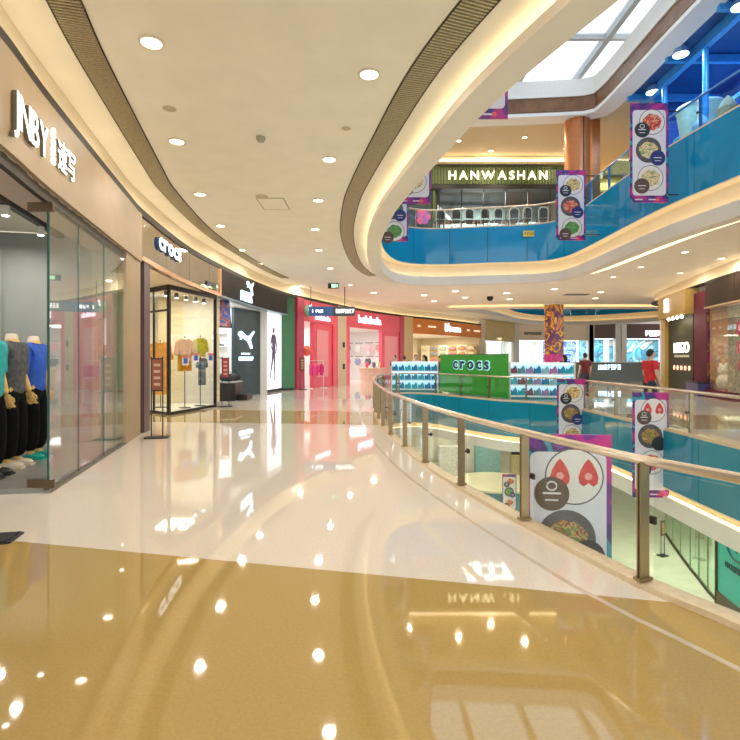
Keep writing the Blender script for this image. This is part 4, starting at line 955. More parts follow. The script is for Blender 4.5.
# ------------------------------------------------------------------ food banners
BORDER = gradient_print('banner_border', [(.50,.02,.20),(.42,.02,.22),(.16,.02,.22),(.05,.02,.15),(.02,.28,.36),(.10,.02,.22)], 2.2, .4)
BWHITE = mat('banner_white', (.70,.66,.70), .5, noise=.02)
PLATE = mat('plate_line', (.10,.09,.10), .5, noise=.1); BADGE = [mat('badge_brown', (.10,.06,.04), .5, noise=.1), mat('badge_black', (.02,.025,.03), .5, noise=.1), mat('badge_navy', (.02,.03,.16), .5, noise=.1)]
FOODS = [gradient_print('food_red', [(.25,.04,.03),(.60,.06,.05),(.70,.10,.06),(.75,.45,.25),(.30,.05,.04)], 9, 1), gradient_print('food_noodle', [(.55,.25,.08),(.35,.10,.04),(.15,.25,.06),(.6,.35,.12),(.25,.05,.03)], 12, 1),
         gradient_print('food_green', [(.06,.20,.04),(.10,.28,.06),(.16,.36,.10),(.08,.2,.05)], 9, 1), gradient_print('food_pale', [(.75,.45,.22),(.8,.6,.4),(.25,.35,.12),(.85,.55,.3)], 9, 1), gradient_print('food_gold', [(.65,.42,.14),(.75,.6,.3),(.4,.2,.06),(.7,.5,.2)], 9, 1)]
def circ(r, n=24, cx=0, cy=0, sx=1): return [(cx+r*sx*math.cos(2*PI*k/n), cy+r*math.sin(2*PI*k/n)) for k in range(n)]
def rrect(w, h, r): return [(sx*(w/2-r)+r*math.cos(a), sy*(h/2-r)+r*math.sin(a)) for sx, sy, a0 in ((1,1,0),(-1,1,PI/2),(-1,-1,PI),(1,-1,1.5*PI)) for a in [a0+k*PI/8 for k in range(5)]]
def banner(label, x, y, ztop, xdir, w, h, foods, arm=0.0, strawberry=False, side=1):
    d = Vector(xdir).normalized(); t = thing('food_banner', label, 'banner', (x, y, ztop-h), 'hanging food banners')
    M = frm((x, y, ztop-h/2), d)
    obj('panel', MB().box((0,0,0), (w,h,.03), M), BORDER, t)
    pp = obj('white_field', MB().prism(rrect(w*.88, h*.86, w*.09), .015, .018, M), BWHITE, t)
    for k, f in enumerate(foods):
        cy = h/2-.50*w-k*.74*w; cx = (.07,-.02,.03)[k]*w; R = w*.34
        obj('plate_ring', MB().prism(circ(R, 28, cx, cy), .018, .0195, M), PLATE, t)
        pl = obj('plate', MB().prism(circ(R*.95, 28, cx, cy), .0195, .021, M), mat('bowl_dark', (.09,.08,.08), .4, noise=.2) if k == 1 else mat('plate_white', (.75,.70,.66), .4, noise=.04), t)
        if strawberry and k == 0:
            for s_ in (-1,1):
                B_ = [(0,.52),(-.16,.36),(-.33,.1),(-.42,-.16),(-.38,-.38),(-.22,-.5),(-.06,-.42),(0,-.36),(.06,-.42),(.22,-.5),(.38,-.38),(.42,-.16),(.33,.1),(.16,.36)]
                obj('strawberry', MB().prism([(cx+s_*R*.48+a*R*.80, cy+R*.14+b*R*.95) for a, b in B_], .021, .0225, M), mat('strawberry_red', (.62,.05,.05), .4, noise=.25, nscale=14), pl)
                obj('strawberry_core', MB().prism(circ(R*.13, 12, cx+s_*R*.48, cy+R*.02), .0225, .0235, M), mat('strawberry_pink', (.8,.35,.32), .4, noise=.1), pl)
        else: obj('food', MB().prism([(cx+R*(.72+.06*math.sin(a*1.7))*math.cos(a*PI/9), cy+R*(.64+.06*math.cos(a*2.3))*math.sin(a*PI/9)) for a in range(18)], .021, .0225, M), FOODS[f], pl)
        bx = (-.19,.22,-.2)[k]*w; by = cy-R*.62
        bd = obj('badge', MB().prism(circ(R*.60, 22, bx, by), .024, .0255, M), BADGE[(k+(0 if strawberry else 1)) % 3], t)
        if k == 0 or not strawberry: obj('badge_print', MB().box((bx, by+R*.02, .0262), (R*.62, R*.07, .001), M).box((bx, by-R*.22, .0262), (R*.45, R*.05, .001), M), BWHITE, bd)
        if k == 0: obj('badge_emblem', MB().tube([M @ Vector((bx+R*.17*math.cos(a*PI/6), by+R*.28+R*.15*math.sin(a*PI/6), .026)) for a in range(12)], R*.03, 4, None, True), BWHITE, bd)
    for fx in (-.28, .08): obj('footer_print', MB().box((w*fx,-h*.47,.017), (w*.2,h*.012,.002), M), BWHITE, t)
    obj('footer_mark', MB().prism(circ(w*.05, 12, w*.22, -h*.47), .015, .018, M), mat('footer_red', (.75,.12,.12), .5, noise=.05), t)
    for z in (-h*.42, h*.42):
        if arm: obj('bracket_arm', MB().box((side*(w/2+arm/2), z, 0), (arm, .025, .025), M), BLACK, t)
    return t
banner('large strawberry food banner just beyond the near handrail', 1.80, 4.74, .80, (1,-.12), .76, 2.28, (0,1,3), .12, True, -1)
banner('strawberry food banner on the opposite balustrade below the man in red', 5.88, 10.9, .77, (1,-.05), .74, 2.2, (0,1,0), .0, True)
banner('food banner on the far balustrade corner right of the kiosk shelves', 5.80, 15.0, .88, (1,-.05), .80, 2.2, (4,1,4), .3)
banner('food banner on the upper right gallery beside the blue cladding', 7.08, 13.2, 7.95, (1,0), .96, 2.52, (0,3,3), .3)
banner('food banner before the restaurant corner upstairs', 6.76, 17.5, 7.8, (1,0), .98, 2.36, (4,0,2), .5)
banner('food banner half hidden by the curved ceiling lip, lowest', .80, 17.6, 7.75, (1,0), 1.0, 2.32, (1,2,2), .0)
banner('food banner mostly hidden by the curved ceiling lip, in the middle', 1.10, 13.2, 7.75, (1,0), .9, 2.35, (0,4,3), .0)
banner('food banner with only its foot showing at the upper ceiling lip', 1.85, 8.5, 7.7, (1,0), .8, 2.3, (0,4,3), .0)
banner('small food banner hanging on the storey below seen through the near glass', 7.1, 26.5, -4.45, (1,0), .72, 1.9, (0,2,0), .0)
t = thing('price_plate', 'small yellow plate stuck on the blue cladding upstairs', 'sign', (6.6,21.45,6.55))
p_ = UPV.at(UPV.c[arc(UPV, 6.6, 21.5)]); M = frm((p_[0].x-p_[2].x*.02, p_[0].y-p_[2].y*.02, 6.62), (1,-.1))
obj('plate', MB().box((0,0,.02), (.52,.24,.01), M), mat('yellow_plate', (.80,.55,.08), .5, noise=.05), t); marks(M @ Matrix.Translation((0,-.06,.026)), .42, .12, 4, mat('plate_ink', (.4,.2,.03), .5, noise=.1), t, 'print', .002)

# ------------------------------------------------------------------ restaurant storey above
SLATG = mat('green_slat', (.06,.11,.02), .45, noise=.2); WARML = glow('letter_warm', (1,.86,.52), 1.4)
sh = thing('storefront', 'green slatted restaurant front upstairs with warm HANWASHAN letters', 'storefront', (6,27,F2))
Y0 = 27.0
obj('fascia_board', MB().b2((2.3,Y0,10.4), (10.4,Y0+.3,11.45)), mat('dark_olive', (.03,.035,.012), .5, noise=.1), sh)
for k in range(54): obj('slat', MB().b2((2.35+k*.15,Y0-.06,10.5), (2.44+k*.15,Y0,11.4)), SLATG, sh)
text('HANWASHAN', frm((6.62,Y0-.07,10.72), (1,0)), .62, WARML, sh, .03, .004, .25, width=5.1)
obj('cove_strip', MB().b2((1.6,Y0-.55,11.50), (10.6,Y0-.1,11.72)), WARMP, sh)
obj('cove_light', MB().b2((2.0,Y0-.7,11.45), (10.6,Y0-.62,11.5)), COVEL, sh)
obj('awning_edge', MB().b2((2.9,Y0-.2,10.2), (10.4,Y0+.3,10.42)), BLACK, sh)
for k in range(5): obj('column_slat', MB().b2((2.45+k*.2,Y0-.1,F2), (2.58+k*.2,Y0+.1,10.4)), SLATG, sh)
obj('column_back', MB().b2((2.35,Y0+.1,F2), (3.5,Y0+.2,10.4)), MATS['dark_olive'], sh)
for k in range(6):
    x = 3.6+k*1.15
    obj('glass_pane', MB().b2((x+.02,Y0,F2+.05), (x+1.13,Y0+.02,10.2)), SHOPG, sh); obj('mullion', MB().b2((x-.02,Y0-.03,F2), (x+.02,Y0+.05,10.2)), BLACK, sh)
obj('back_wall', MB().b2((2.4,Y0+4,F2), (10.6,Y0+4.1,10.6)), mat('grey_green_back', (.30,.36,.34), .6, noise=.3, nscale=.7), sh)
obj('side_wall', MB().b2((2.3,Y0+.3,F2), (2.4,Y0+4,10.6)), MATS['dark_olive'], sh)
obj('window_band', MB().b2((4.2,Y0+3.9,9.0), (10.4,Y0+3.98,9.55)), glow('pale_window', (.80,.95,1), .85), sh)
obj('wall_board', MB().b2((5.6,Y0+3.9,7.8), (7.6,Y0+3.98,9.0)), mat('pale_board', (.65,.70,.68), .5, emit=(.8,.9,.9), es=.3), sh)
obj('shop_ceiling', MB().b2((2.4,Y0+.3,10.55), (10.6,Y0+4,10.62)), mat('dark_ceiling', (.05,.05,.045), .6, noise=.1), sh)
area(sh, (6.5,Y0+2,10.4), 2.5, 160, (.9,.97,1))
m = obj('ceiling_slope', MB().add([(3.7,Y0+1.5,9.9),(5.4,Y0+3.5,9.0),(5.4,Y0+3.5,8.8),(3.7,Y0+1.5,9.6)], [(0,1,2,3)]), WHITE, sh)
t = thing('flower_poster', 'dark poster with a pink and violet flower left of the restaurant', 'poster', (2.4,25.9,F2))
M = frm((2.5,25.9,8.3), (1,0)); obj('board', MB().box((0,0,0), (1.1,1.6,.06), M), mat('poster_dark', (.03,.05,.05), .4, noise=.2), t)
for k in range(6): obj('petal', MB().prism(circ(.20, 12, .12+.2*math.cos(k*PI/3), .2+.2*math.sin(k*PI/3)), .03, .036+.002*k, M), mat(('petal_pink','petal_violet')[k % 2], ((.75,.12,.35),(.40,.12,.5))[k % 2], .5, noise=.2), t)
obj('leg', MB().b2((2.0,25.88,F2), (2.06,25.94,7.5)), BLACK, t); obj('leg', MB().b2((2.94,25.88,F2), (3.0,25.94,7.5)), BLACK, t)
# restaurant chairs and tables along the balustrade
def chair(loc, rz, label):
    t = thing('dining_chair', label, 'chair', loc, 'restaurant chairs upstairs'); t.rotation_euler = (0,0,0)
    x, y, z = loc; M = Matrix.Translation(loc) @ Matrix.Rotation(rz, 4, 'Z')
    obj('seat', MB().prism(rrect(.44,.44,.06), .44, .49, M), mat('seat_dark', (.04,.035,.03), .6, noise=.1), t)
    for a in (-.19,.19):
        for b in (-.19,.19): obj('leg', MB().tube([M @ Vector((a,b,0)), M @ Vector((a*.95,b*.95,.44))], .02, 6), mat('chair_pale', (.75,.72,.65), .5, noise=.05), t)
    obj('back_frame', MB().tube([M @ Vector(v) for v in ((-.2,.2,.46),(-.21,.23,.85),(-.14,.25,.96),(0,.25,.99),(.14,.25,.96),(.21,.23,.85),(.2,.2,.46))], .022, 6), MATS['chair_pale'], t, True)
    obj('back_pad', MB().prism([(-.16,.56),(.16,.56),(.17,.84),(.1,.93),(-.1,.93),(-.17,.84)], -.02, .02, M @ Matrix.Translation((0,.23,0)) @ Matrix.Rotation(PI/2, 4, 'X')), MATS['seat_dark'], t)
    return t
for i in range(8):
    x = 3.05+i*.62+(.1 if i % 2 else 0)
    chair((x, 22.95-.04*i, F2), PI if i % 2 else PI+.2, 'pale framed dining chair by the upstairs balustrade, %s from the left' % ORD[i])
for i in range(3):
    x = 3.4+i*1.5
    t = thing('dining_table', 'small dark dining table upstairs, %s behind the chair row' % ('left','centre','right')[i], 'table', (x,24.0,F2), 'restaurant tables upstairs')
    obj('top', MB().prism(rrect(.8,.7,.05), F2+.72, F2+.76, Matrix.Translation((x,24.0,0))), mat('walnut', (.12,.06,.03), .35, noise=.3), t)
    T = Matrix.Translation((x,24,F2)); obj('pedestal', MB().lathe([(.25,0),(.25,.02),(.04,.05),(.04,.72)], 12, T), BLACK, t)
# copper clad column
t = thing('round_column', 'tall round copper-coloured column at the upstairs corner', 'column', (8.8,22.1,F2))
T = Matrix.Translation((8.8,22.1,0)); COPPER = mat('copper_cladding', (.50,.17,.05), .35, .25, noise=.08)
obj('shaft', MB().lathe([(.52,F2+.12),(.52,11.7)], 28, T), COPPER, t, True); obj('plinth', MB().lathe([(.56,F2),(.56,F2+.12)], 28, T), DARK, t)
obj('cladding_joint', MB().b2((8.85,21.565,F2+.1), (8.89,21.60,11.7)), DARK, t)
t = thing('square_column', 'slim square copper pilaster beside the round column upstairs', 'column', (9.65,22.3,F2))
obj('shaft', MB().b2((9.5,22.2,F2+.1), (9.83,22.6,11.7)), COPPER, t); obj('plinth', MB().b2((9.46,22.16,F2), (9.87,22.64,F2+.1)), DARK, t)
# amber shop behind the corner upstairs
sh = thing('storefront', 'amber lit shopfront upstairs behind the copper column', 'storefront', (13,29,F2))
obj('back_wall', MB().b2((10.7,29,F2), (20,29.1,11.6)), mat('amber_wall', (.40,.27,.10), .6, noise=.25, nscale=.8), sh)
obj('fascia', MB().b2((10.7,28.6,10.7), (20,28.9,11.1)), mat('amber_fascia', (.60,.40,.12), .5, emit=(1,.65,.2), es=.5), sh)
for k in range(5): obj('shelf', MB().b2((10.8,28.5,7.4+k*.45), (15,28.9,7.44+k*.45)), mat('amber_shelf', (.35,.2,.08), .5, noise=.2), sh)
area(sh, (13,27.5,11.5), 2, 160, (1,.75,.4))
# blue gallery upstairs at right
sh = thing('storefront', 'blue lit glazed unit along the upper right gallery', 'storefront', (12,15,F2))
BLW = mat('deep_blue_wall', (.02,.13,.42), .4, noise=.3, nscale=.7); BLP = mat('blue_column', (.06,.34,.75), .35, .2, noise=.08)
obj('back_wall', MB().b2((13.4,4,F2), (13.5,24,11.66)), BLW, sh)
obj('end_wall', MB().b2((11.2,20.4,F2), (13.4,20.5,11.66)), BLW, sh)
for k in range(5): obj('beam', MB().b2((9.9,9.5+k*2.6,11.35), (13.4,9.65+k*2.6,11.6)), BLP, sh)
obj('beam', MB().b2((10.55,6,11.3), (10.75,20.4,11.62)), BLP, sh)
for k in range(4):
    obj('glass_pane', MB().b2((11.9,8+k*3.1,F2), (11.92,11+k*3.1,9.9)), BLUET, sh)
    obj('glass_rail', MB().b2((11.85,8+k*3.1,9.9), (11.97,11.05+k*3.1,10.0)), mat('teal_rail', (.15,.5,.55), .3, noise=.05), sh)
for k, y in enumerate((10.6,13.4,16.5,18.8)):
    t = thing('slim_column', 'slim bright blue column on the upper right gallery, %s from the front' % ORD[k], 'column', (10.65,y,F2), 'blue columns upstairs')
    T = Matrix.Translation((10.65,y,0)); obj('shaft', MB().lathe([(.09,F2+.04),(.09,11.3)], 14, T), BLP, t, True); obj('foot', MB().lathe([(.15,F2),(.15,F2+.03),(.1,F2+.05)], 14, T), BLP, t)
BLED = glow('blue_led', (.10,.35,1), 1.2)
obj('blue_cove', MB().b2((13.2,5,10.9), (13.38,20.3,11.0)), BLED, sh); 
for k in range(4): area(sh, (12.4, 8.5+k*3.2, 9.6), 1.0, 12, (.22,.50,1), (PI,0,0))  # added uplights without fittings, put in to wash the blue ceiling
t = thing('drum_kiosk', 'pale cream drum-shaped kiosk on the upper right gallery', 'kiosk', (11.2,17.6,F2))
T = Matrix.Translation((11.25,17.7,0))
obj('drum', MB().lathe([(.45,F2),(.5,F2+1.2),(.62,F2+2.2),(.72,F2+2.9)], 24, T), mat('drum_cream', (.72,.70,.52), .5, noise=.05), t, True); obj('rim', MB().lathe([(.72,F2+2.9),(.76,F2+2.95),(.74,F2+3.02),(.66,F2+3.02)], 24, T), WHITE, t, True)
for i, (y, z, c) in enumerate(((13.0,7,(.10,.16,.35)),(14.1,7,(.5,.32,.2)),(15.2,7,(.2,.35,.5)))):
    t = thing('display_stand', '%s goods stand behind the upper blue glass' % ('navy','tan','steel blue')[i], 'stand', (9.6,y,z))
    obj('body', MB().prism(octa(.3,.08), F2, F2+1.0, Matrix.Translation((9.7,y,0))), mat('stand_%d' % i, c, .5, noise=.2), t); obj('goods', MB().lathe([(.2,F2+1.0),(.26,F2+1.25),(.12,F2+1.5),(.02,F2+1.6)], 12, Matrix.Translation((9.7,y,0))), mat('stand_goods_%d' % i, tuple(min(1,v*1.6) for v in c), .6, noise=.3), t, True)

# ------------------------------------------------------------------ storey below, seen through the near glass
sh = thing('storefront', 'glass shopfront on the storey below with pale green joints', 'storefront', (12.5,20,FL))
LR = Curve([(11.2,8),(11.6,13),(12.0,17.6),(12.6,20),(13.3,22.3),(14.6,26),(16.5,30)])
obj('header', MB().rect_sweep(LR.ys(8, 29, .5), -.05, .3, -2.9, -1.5), mat('lower_header', (.72,.64,.46), .5, noise=.04), sh)
gys = [17.9,18.9,19.9,20.9,22.3,23.6,25]
for a, b in zip(gys, gys[1:]):
    g = obj('glass_pane', MB().rect_sweep(LR.ys(a+.01, b-.01, .5), .0, .012, FL+.05, -2.9), glass('green_glass', (.86,.96,.88)), sh)
    e = LR.sy(b); obj('pane_edge', MB().rect_sweep(LR.sub(e-.02, e+.02, .04), -.01, .03, FL+.05, -2.9), mat('green_edge', (.10,.28,.14), .3, noise=.1), g)
obj('base_channel', MB().rect_sweep(LR.ys(17.9, 25, .5), -.04, .06, FL, FL+.06), DARK, sh)
obj('back_wall', MB().rect_sweep(LR.ys(14, 29, .6), 4, 4.1, FL, -1.5), mat('lower_wall', (.72,.74,.62), .6, noise=.1, nscale=.6), sh)
for k in range(4): obj('inner_pillar', MB().rect_sweep(LR.ys(18.6+k*1.7, 18.95+k*1.7, .2), 1.6, 2.0, FL, -1.5), mat('lower_pillar', (.78,.76,.66), .5, noise=.03), sh)
area(sh, tuple(wp(LR, 21, 2, -2.4)), 2.5, 200, (.97,1,.9))
t = thing('hoarding', 'turquoise hoarding with dark round emblem on the storey below', 'hoarding', (11.8,14.8,FL))
obj('board', MB().rect_sweep(LR.ys(10, 17.85, .4), -.1, .0, FL+.5, -1.55), mat('turquoise_board', (.02,.42,.36), .4, noise=.04), t)
obj('skirting', MB().rect_sweep(LR.ys(10, 17.85, .4), -.14, .0, FL, FL+.5), mat('umber_skirting', (.08,.055,.03), .5, noise=.1), t)
obj('board_edge', MB().rect_sweep(LR.ys(17.85, 17.92, .05), -.16, .1, FL, -1.55), DARK, t)
q = wf(LR, 16.7, -.1, -4.5, True)
obj('emblem', MB().tube([q @ Vector((.55*math.cos(a*PI/12), .55*math.sin(a*PI/12), .03)) for a in range(24)], .035, 5, None, True), mat('emblem_dark', (.01,.08,.09), .5, noise=.1), t)
obj('emblem_bars', MB().box((0,.05,.02), (.08,.7,.03), q), MATS['emblem_dark'], t)
marks(q @ Matrix.Translation((0,-.95,.01)), 1.3, .18, 6, MATS['emblem_dark'], t)
# far part of the storey below
sh = thing('storefront', 'pale lit shop wall far back on the storey below', 'storefront', (5,34,FL))
obj('back_wall', MB().b2((-6,35,FL), (18,35.2,-1.5)), mat('lower_far_wall', (.62,.60,.48), .6, noise=.35, nscale=.5), sh)
for k in range(9): obj('wall_unit', MB().b2((-5+k*2.4,34.3,FL), (-3.4+k*2.4,35,FL+2.2+.4*(k % 3))), mat('lower_unit_%d' % (k % 4), ((.7,.68,.6),(.15,.4,.42),(.6,.45,.2),(.8,.78,.72))[k % 4], .5, noise=.2), sh)
for k in range(5): obj('light_band', MB().b2((-4+k*4,34.8,-3.1), (-1+k*4,34.95,-2.7)), glow('lower_band', (1,.96,.85), 1.1), sh)
obj('wing_wall', MB().b2((-6,12,FL), (-5.8,35,-1.5)), MATS['lower_far_wall'], sh)
sign_stand(12.55, 22.3, .4, 'black sign stand beside the glass shopfront on the storey below', MATS['poster_brown'], FL)
def easel(label, x, y, col, shapes):
    t = thing('poster_stand', label, 'poster stand', (x,y,FL)); M = frm((x,y,FL), (1,0))
    obj('board', MB().box((0,1.05,0), (.85,1.7,.05), M), col, t)
    for k in (-.38,.38): obj('leg', MB().box((k,.6,-.05), (.04,1.2,.04), M), BLACK, t)
    for k, c in enumerate(shapes): obj('print', MB().prism(circ(.24, 14, (-.05,.06)[k % 2], 1.6-k*.5), .026, .03, M), c, t)
easel('tall cream poster stand with dark roundels on the storey below', 4.9, 25.4, mat('poster_sand', (.6,.55,.38), .5, noise=.1), [mat('roundel_dark', (.05,.06,.04), .5, noise=.1), mat('roundel_green', (.1,.2,.1), .5, noise=.1), MATS['roundel_dark']])
t = thing('teal_fascia_drum', 'low round teal drum standing in for the slab fascia of the storey below', 'counter', (6.6,29,FL))  # added drum in place of the teal fascia around the lower void
T = Matrix.Translation((7.0,29.0,FL)); obj('drum', MB().lathe([(2.2,0),(2.2,1.5)], 30, T), mat('teal_fascia', (.03,.25,.33), .3, noise=.1), t, True); obj('top', MB().lathe([(2.35,1.5),(2.35,1.6)], 30, T), mat('fascia_cap_cream', (.8,.72,.5), .4, noise=.05), t)
t = thing('planter', 'round planter of green and red flowers on the storey below', 'planter', (5.6,21.2,FL))
T = Matrix.Translation((5.9,21.2,FL)); obj('tub', MB().lathe([(.7,0),(.85,.6),(.9,.62),(.8,.62)], 20, T), mat('tub_white', (.8,.78,.74), .5, noise=.03), t, True)
for k in range(26):
    a = k*2.4; r_ = .12*math.sqrt(k); obj('flower' if k % 3 == 0 else 'leaf', MB().ball((5.9+r_*math.cos(a), 21.2+r_*math.sin(a), FL+.72+.1*((k*7) % 5)/5), (.16,.16,.13), 8), mat(('flower_red','leaf_green','leaf_olive')[k % 3], ((.55,.08,.05),(.12,.28,.06),(.28,.30,.08))[k % 3], .6, noise=.3), t, True)

# ------------------------------------------------------------------ figures: shop dummies and people
def fingers(mb, w, d, side, s=1.0):
    """palm and five separate, slightly curled fingers below the wrist"""
    w = Vector(w); d = Vector(d).normalized(); f = Vector((0,1,0)); o = Vector((side,0,0))
    mb.ball(tuple(w+d*.045*s), (.022*s,.042*s,.05*s), 10)
    for k, (off, L) in enumerate(((-.028,.062),(-.010,.074),(.010,.078),(.028,.070))):
        b = w+d*.075*s+f*off*s
        mb.tube([b, b+d*L*.45*s, b+d*L*.8*s-o*.012*s, b+d*L*s-o*.03*s], [.0105*s,.010*s,.009*s,.006*s], 6)
    b = w+d*.03*s+f*.032*s
    mb.tube([b, b+(d*.6+f*.8)*.03*s, b+(d*.95+f*.3)*.062*s], [.012*s,.011*s,.007*s], 6)
def figure(label, name, cat, loc, rz, H, skin, top, bottom, shoes, head=True, hair=None, arms=((.10,.02),(.10,.02)), sleeve=.5, long_hair=False, top_bulk=1.0, wide=1.0, group=None):
    t = thing(name, label, cat, loc, group)
    h = H if head else H
    V = {}
    P = [(0,0,.525),(0,.005,.60),(0,.01,.70),(0,.0,.79),(0,0,.825),(0,.012,.872)]
    R = [(.082,.062),(.072,.055),(.085,.062),(.07,.05),(.036,.036),(.034,.036)]
    E = [(i, i+1) for i in range(5)]
    arm = {}
    for s_, (out, fwd) in zip((-1,1), arms):
        i = len(P); sh_ = Vector((s_*.105,0,.80)); el = sh_+Vector((s_*out*.35, fwd*.3-.012, -.165)); wr_ = el+Vector((s_*out*.1, fwd*1.0+.03, -.145))
        P += [tuple(sh_), tuple(el), tuple(wr_)]; R += [.034,.027,.019]; E += [(3,i),(i,i+1),(i+1,i+2)]; arm[s_] = (sh_, el, wr_)
    leg = {}
    for s_ in (-1,1):
        i = len(P); P += [(s_*.050,0,.50),(s_*.055,.012,.285),(s_*.056,-.012,.055),(s_*.06,.05,.022)]; R += [.055,.036,.022,.02]; E += [(0,i),(i,i+1),(i+1,i+2),(i+2,i+3)]
        leg[s_] = [Vector(p) for p in P[i:i+4]]
    if head: P.append((0,.016,.905)); R.append(.04); E.append((5,len(P)-1))
    mb = skin_mesh([tuple(c*h for c in p) for p in P], E, [tuple(v*h for v in r) if isinstance(r, tuple) else r*h for r in R], 2)
    for s_ in (-1,1):
        sh_, el, wr_ = arm[s_]; fingers(mb, wr_*h, (wr_-el), s_, h/1.72)
    if head:
        c = (0,.02*h,.937*h); mb.ball(c, (.043*h,.054*h,.064*h), 16)
        mb.tube([(0,.070*h,.945*h),(0,.082*h,.928*h),(0,.072*h,.922*h)], [.005*h,.009*h,.006*h], 6)
        for s_ in (-1,1): mb.ball((s_*.044*h,.018*h,.935*h), (.007*h,.014*h,.02*h), 8)
        mb.ball((0,.066*h,.904*h), (.016*h,.008*h,.005*h), 8)
    T = Matrix.Translation(loc) @ Matrix.Rotation(rz, 4, 'Z')
    def put(nm, m_, mt):
        m_.v = [tuple(T @ Vector(v)) for v in m_.v]; return obj(nm, m_, mt, t, True)
    body = put('body', mb, skin)
    if head:
        e = MB()
        for s_ in (-1,1): e.ball((s_*.018*h,.068*h,.938*h), (.007*h,.005*h,.005*h), 8)
        put('eyes', e, BLACK); body
        hm = MB().ball((0,.010*h,.950*h), (.049*h,.056*h,.058*h), 16)
        if long_hair: hm.tube([(0,-.03*h,.95*h),(0,-.045*h,.88*h),(0,-.05*h,.80*h)], [.045*h,.045*h,.03*h], 10)
        else: hm.ball((0,-.018*h,.932*h), (.046*h,.038*h,.045*h), 12)
        put('hair', hm, hair)
    # top
    b_ = top_bulk
    TP = [(0,0,.445),(0,.0,.58),(0,.008,.70),(0,0,.785),(0,0,.822)]; TR = [(.100*b_,.080*b_),(.092*b_,.072*b_),(.098*b_,.074*b_),(.084,.062),(.045,.045)]; TE = [(i,i+1) for i in range(4)]
    for s_ in (-1,1):
        sh_, el, wr_ = arm[s_]; i = len(TP); k1 = sh_.lerp(el, min(1, sleeve*2)) ; TP += [tuple(sh_), tuple(k1)]; TR += [.046*b_,.042*b_]; TE += [(3,i),(i,i+1)]
        if sleeve > .5: TP.append(tuple(el.lerp(wr_, sleeve*2-1))); TR.append(.032*b_); TE.append((i+1,i+2))
    put('top', skin_mesh([tuple(c*h for c in p) for p in TP], TE, [tuple(v*h for v in r) if isinstance(r, tuple) else r*h for r in TR], 2), top)
    BP = [(0,0,.60),(0,0,.50)]; BR = [(.080,.062),(.090,.070)]; BE = [(0,1)]
    for s_ in (-1,1):
        l = leg[s_]; i = len(BP); BP += [tuple(l[0]+Vector((0,0,-.03))), tuple(l[1]), tuple(l[2]+Vector((0,.005,-.005)))]; BR += [.064,.050*wide,.052*wide]; BE += [(1,i),(i,i+1),(i+1,i+2)]
    put('trousers', skin_mesh([tuple(c*h for c in p) for p in BP], BE, [tuple(v*h for v in r) if isinstance(r, tuple) else r*h for r in BR], 2), bottom)
    for s_ in (-1,1):
        mb = MB().ball((s_*.058*h,.035*h,.022*h), (.030*h,.075*h,.026*h), 12).box((s_*.058*h,.032*h,.006*h), (.058*h,.15*h,.012*h))
        put('shoe', mb, shoes if not isinstance(shoes, dict) else shoes[s_])
    return t
WOODM = mat('dummy_wood', (.78,.50,.16), .4, noise=.12, nscale=6); PALEM = mat('dummy_linen', (.80,.68,.55), .6, noise=.05)
CLOTHB = mat('black_cloth', (.005,.005,.006), .9, spec=.15, noise=.3, bump=.3, nscale=14); GREYC = mat('charcoal_stripe', (.09,.09,.10), .8, noise=.45, nscale=16, bump=.3)
TEALC = mat('teal_cloth', (.02,.42,.45), .7, noise=.2, bump=.3, nscale=14); BLUECL = mat('royal_blue_cloth', (.02,.11,.62), .6, noise=.25, bump=.4, nscale=12)
GREENSH = mat('teal_shoe', (.01,.38,.32), .5, noise=.1); BLKSH = mat('sandal_black', (.03,.03,.03), .5, noise=.2)
def dummy(label, loc, rz, H, top, shoes, sleeve, pants=CLOTHB, skin=WOODM):
    t = figure(label, 'shop_mannequin', 'mannequin', loc, rz, H, skin, top, pants, shoes, head=False, sleeve=sleeve, arms=((.12,.0),(.12,.03)), top_bulk=1.05, wide=1.25, group='dressed shop mannequins')
    T = Matrix.Translation(loc) @ Matrix.Rotation(rz, 4, 'Z')
    obj('neck_cap', MB().lathe([(.05*H,.815*H),(.038*H,.835*H),(.036*H,.872*H),(.03*H,.885*H),(.0,.888*H)], 16, T), PALEM, t, True)
    obj('stand_base', MB().lathe([(.19,0),(.19,.012),(.02,.02)], 18, Matrix.Translation((loc[0]-.12, loc[1], loc[2]))), mat('base_steel', (.5,.5,.5), .25, .9, noise=.05), t)
    return t
dummy('headless mannequin in teal top and black trousers at left picture edge', (-4.58,6.25,.06), -PI/2+.15, 1.98, TEALC, BLKSH, .55)
dummy('headless mannequin in charcoal striped jacket with wooden hands', (-4.72,6.85,.06), -PI/2+.1, 1.98, GREYC, PALEM, .62)
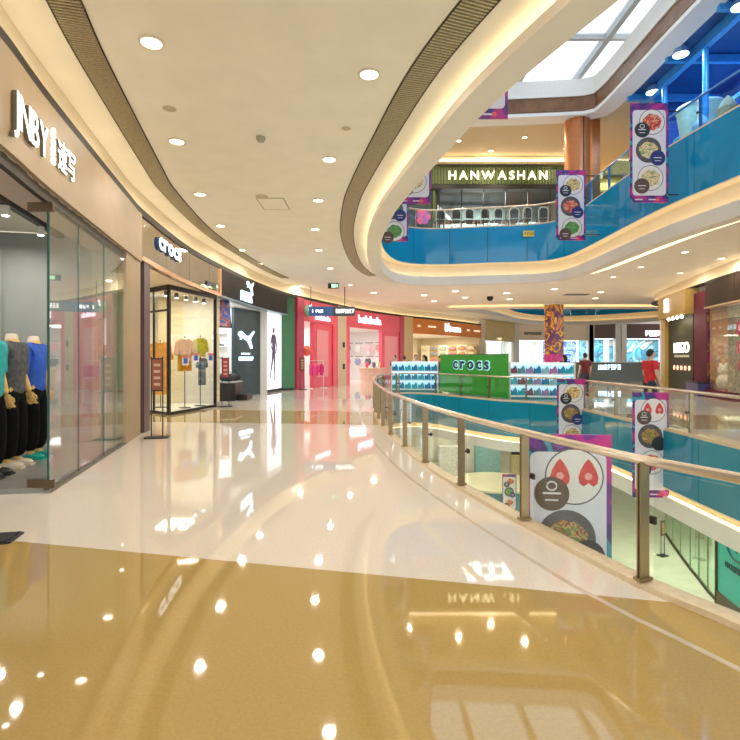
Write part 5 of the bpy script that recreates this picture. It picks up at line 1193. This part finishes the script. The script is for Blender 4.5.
dummy('headless mannequin in royal blue shirt and teal shoes by the glass', (-4.82,7.45,.06), -PI/2+.1, 1.97, BLUECL, GREENSH, .5)
dummy('headless mannequin in black dress behind the blue-shirted one', (-5.35,7.3,.06), -PI/2+.1, 1.95, CLOTHB, PALEM, .6)
SKIN = mat('skin_tone', (.62,.40,.28), .6, noise=.05); HAIR = mat('black_hair', (.012,.01,.009), .5, noise=.2)
REDT = mat('red_shirt', (.62,.02,.03), .7, noise=.15, bump=.2); MART = mat('maroon_shirt', (.13,.015,.02), .7, noise=.15); NAVYT = mat('navy_cloth', (.03,.035,.06), .8, noise=.2); DENIM = mat('denim', (.08,.12,.22), .8, noise=.2)
figure('person in red short-sleeved shirt standing at the opposite balustrade', 'person', 'person', (7.05,13.1,0), -1.35, 1.71, SKIN, REDT, NAVYT, BLKSH, hair=HAIR, arms=((.10,.10),(.12,.02)), sleeve=.35, wide=1.1)
figure('person in maroon shirt seen from behind beside the kiosk', 'person', 'person', (8.65,20.9,0), .2, 1.68, SKIN, MART, NAVYT, BLKSH, hair=HAIR, sleeve=.35)
figure('person with long dark hair in a dark dress left of the maroon shirt', 'person', 'person', (8.2,21.9,0), .3, 1.62, SKIN, NAVYT, NAVYT, BLKSH, hair=HAIR, sleeve=.4, long_hair=True)
PAL = mat('pale_shirt', (.7,.68,.64), .7, noise=.1)
for i, (x, y, h_, tp, lh, lb) in enumerate(((1.15,24.2,1.60,NAVYT,False,'navy shirt'),(1.62,24.6,1.58,CLOTHB,False,'black shirt'),(2.15,24.4,1.63,PAL,True,'white shirt'),(2.62,24.9,1.62,mat('tan_shirt',(.55,.38,.2),.7,noise=.1),True,'tan shirt'),(3.3,24.6,1.58,MART,False,'maroon shirt'))):
    figure('person in %s behind the left kiosk shelves, %s from the left' % (lb, ORD[i]), 'person', 'person', (x,y,0), (2.6,.4,3.0,1.2,2.0)[i], h_, SKIN, tp, DENIM, BLKSH, hair=HAIR, sleeve=.35, long_hair=lh, group='people behind the kiosk')
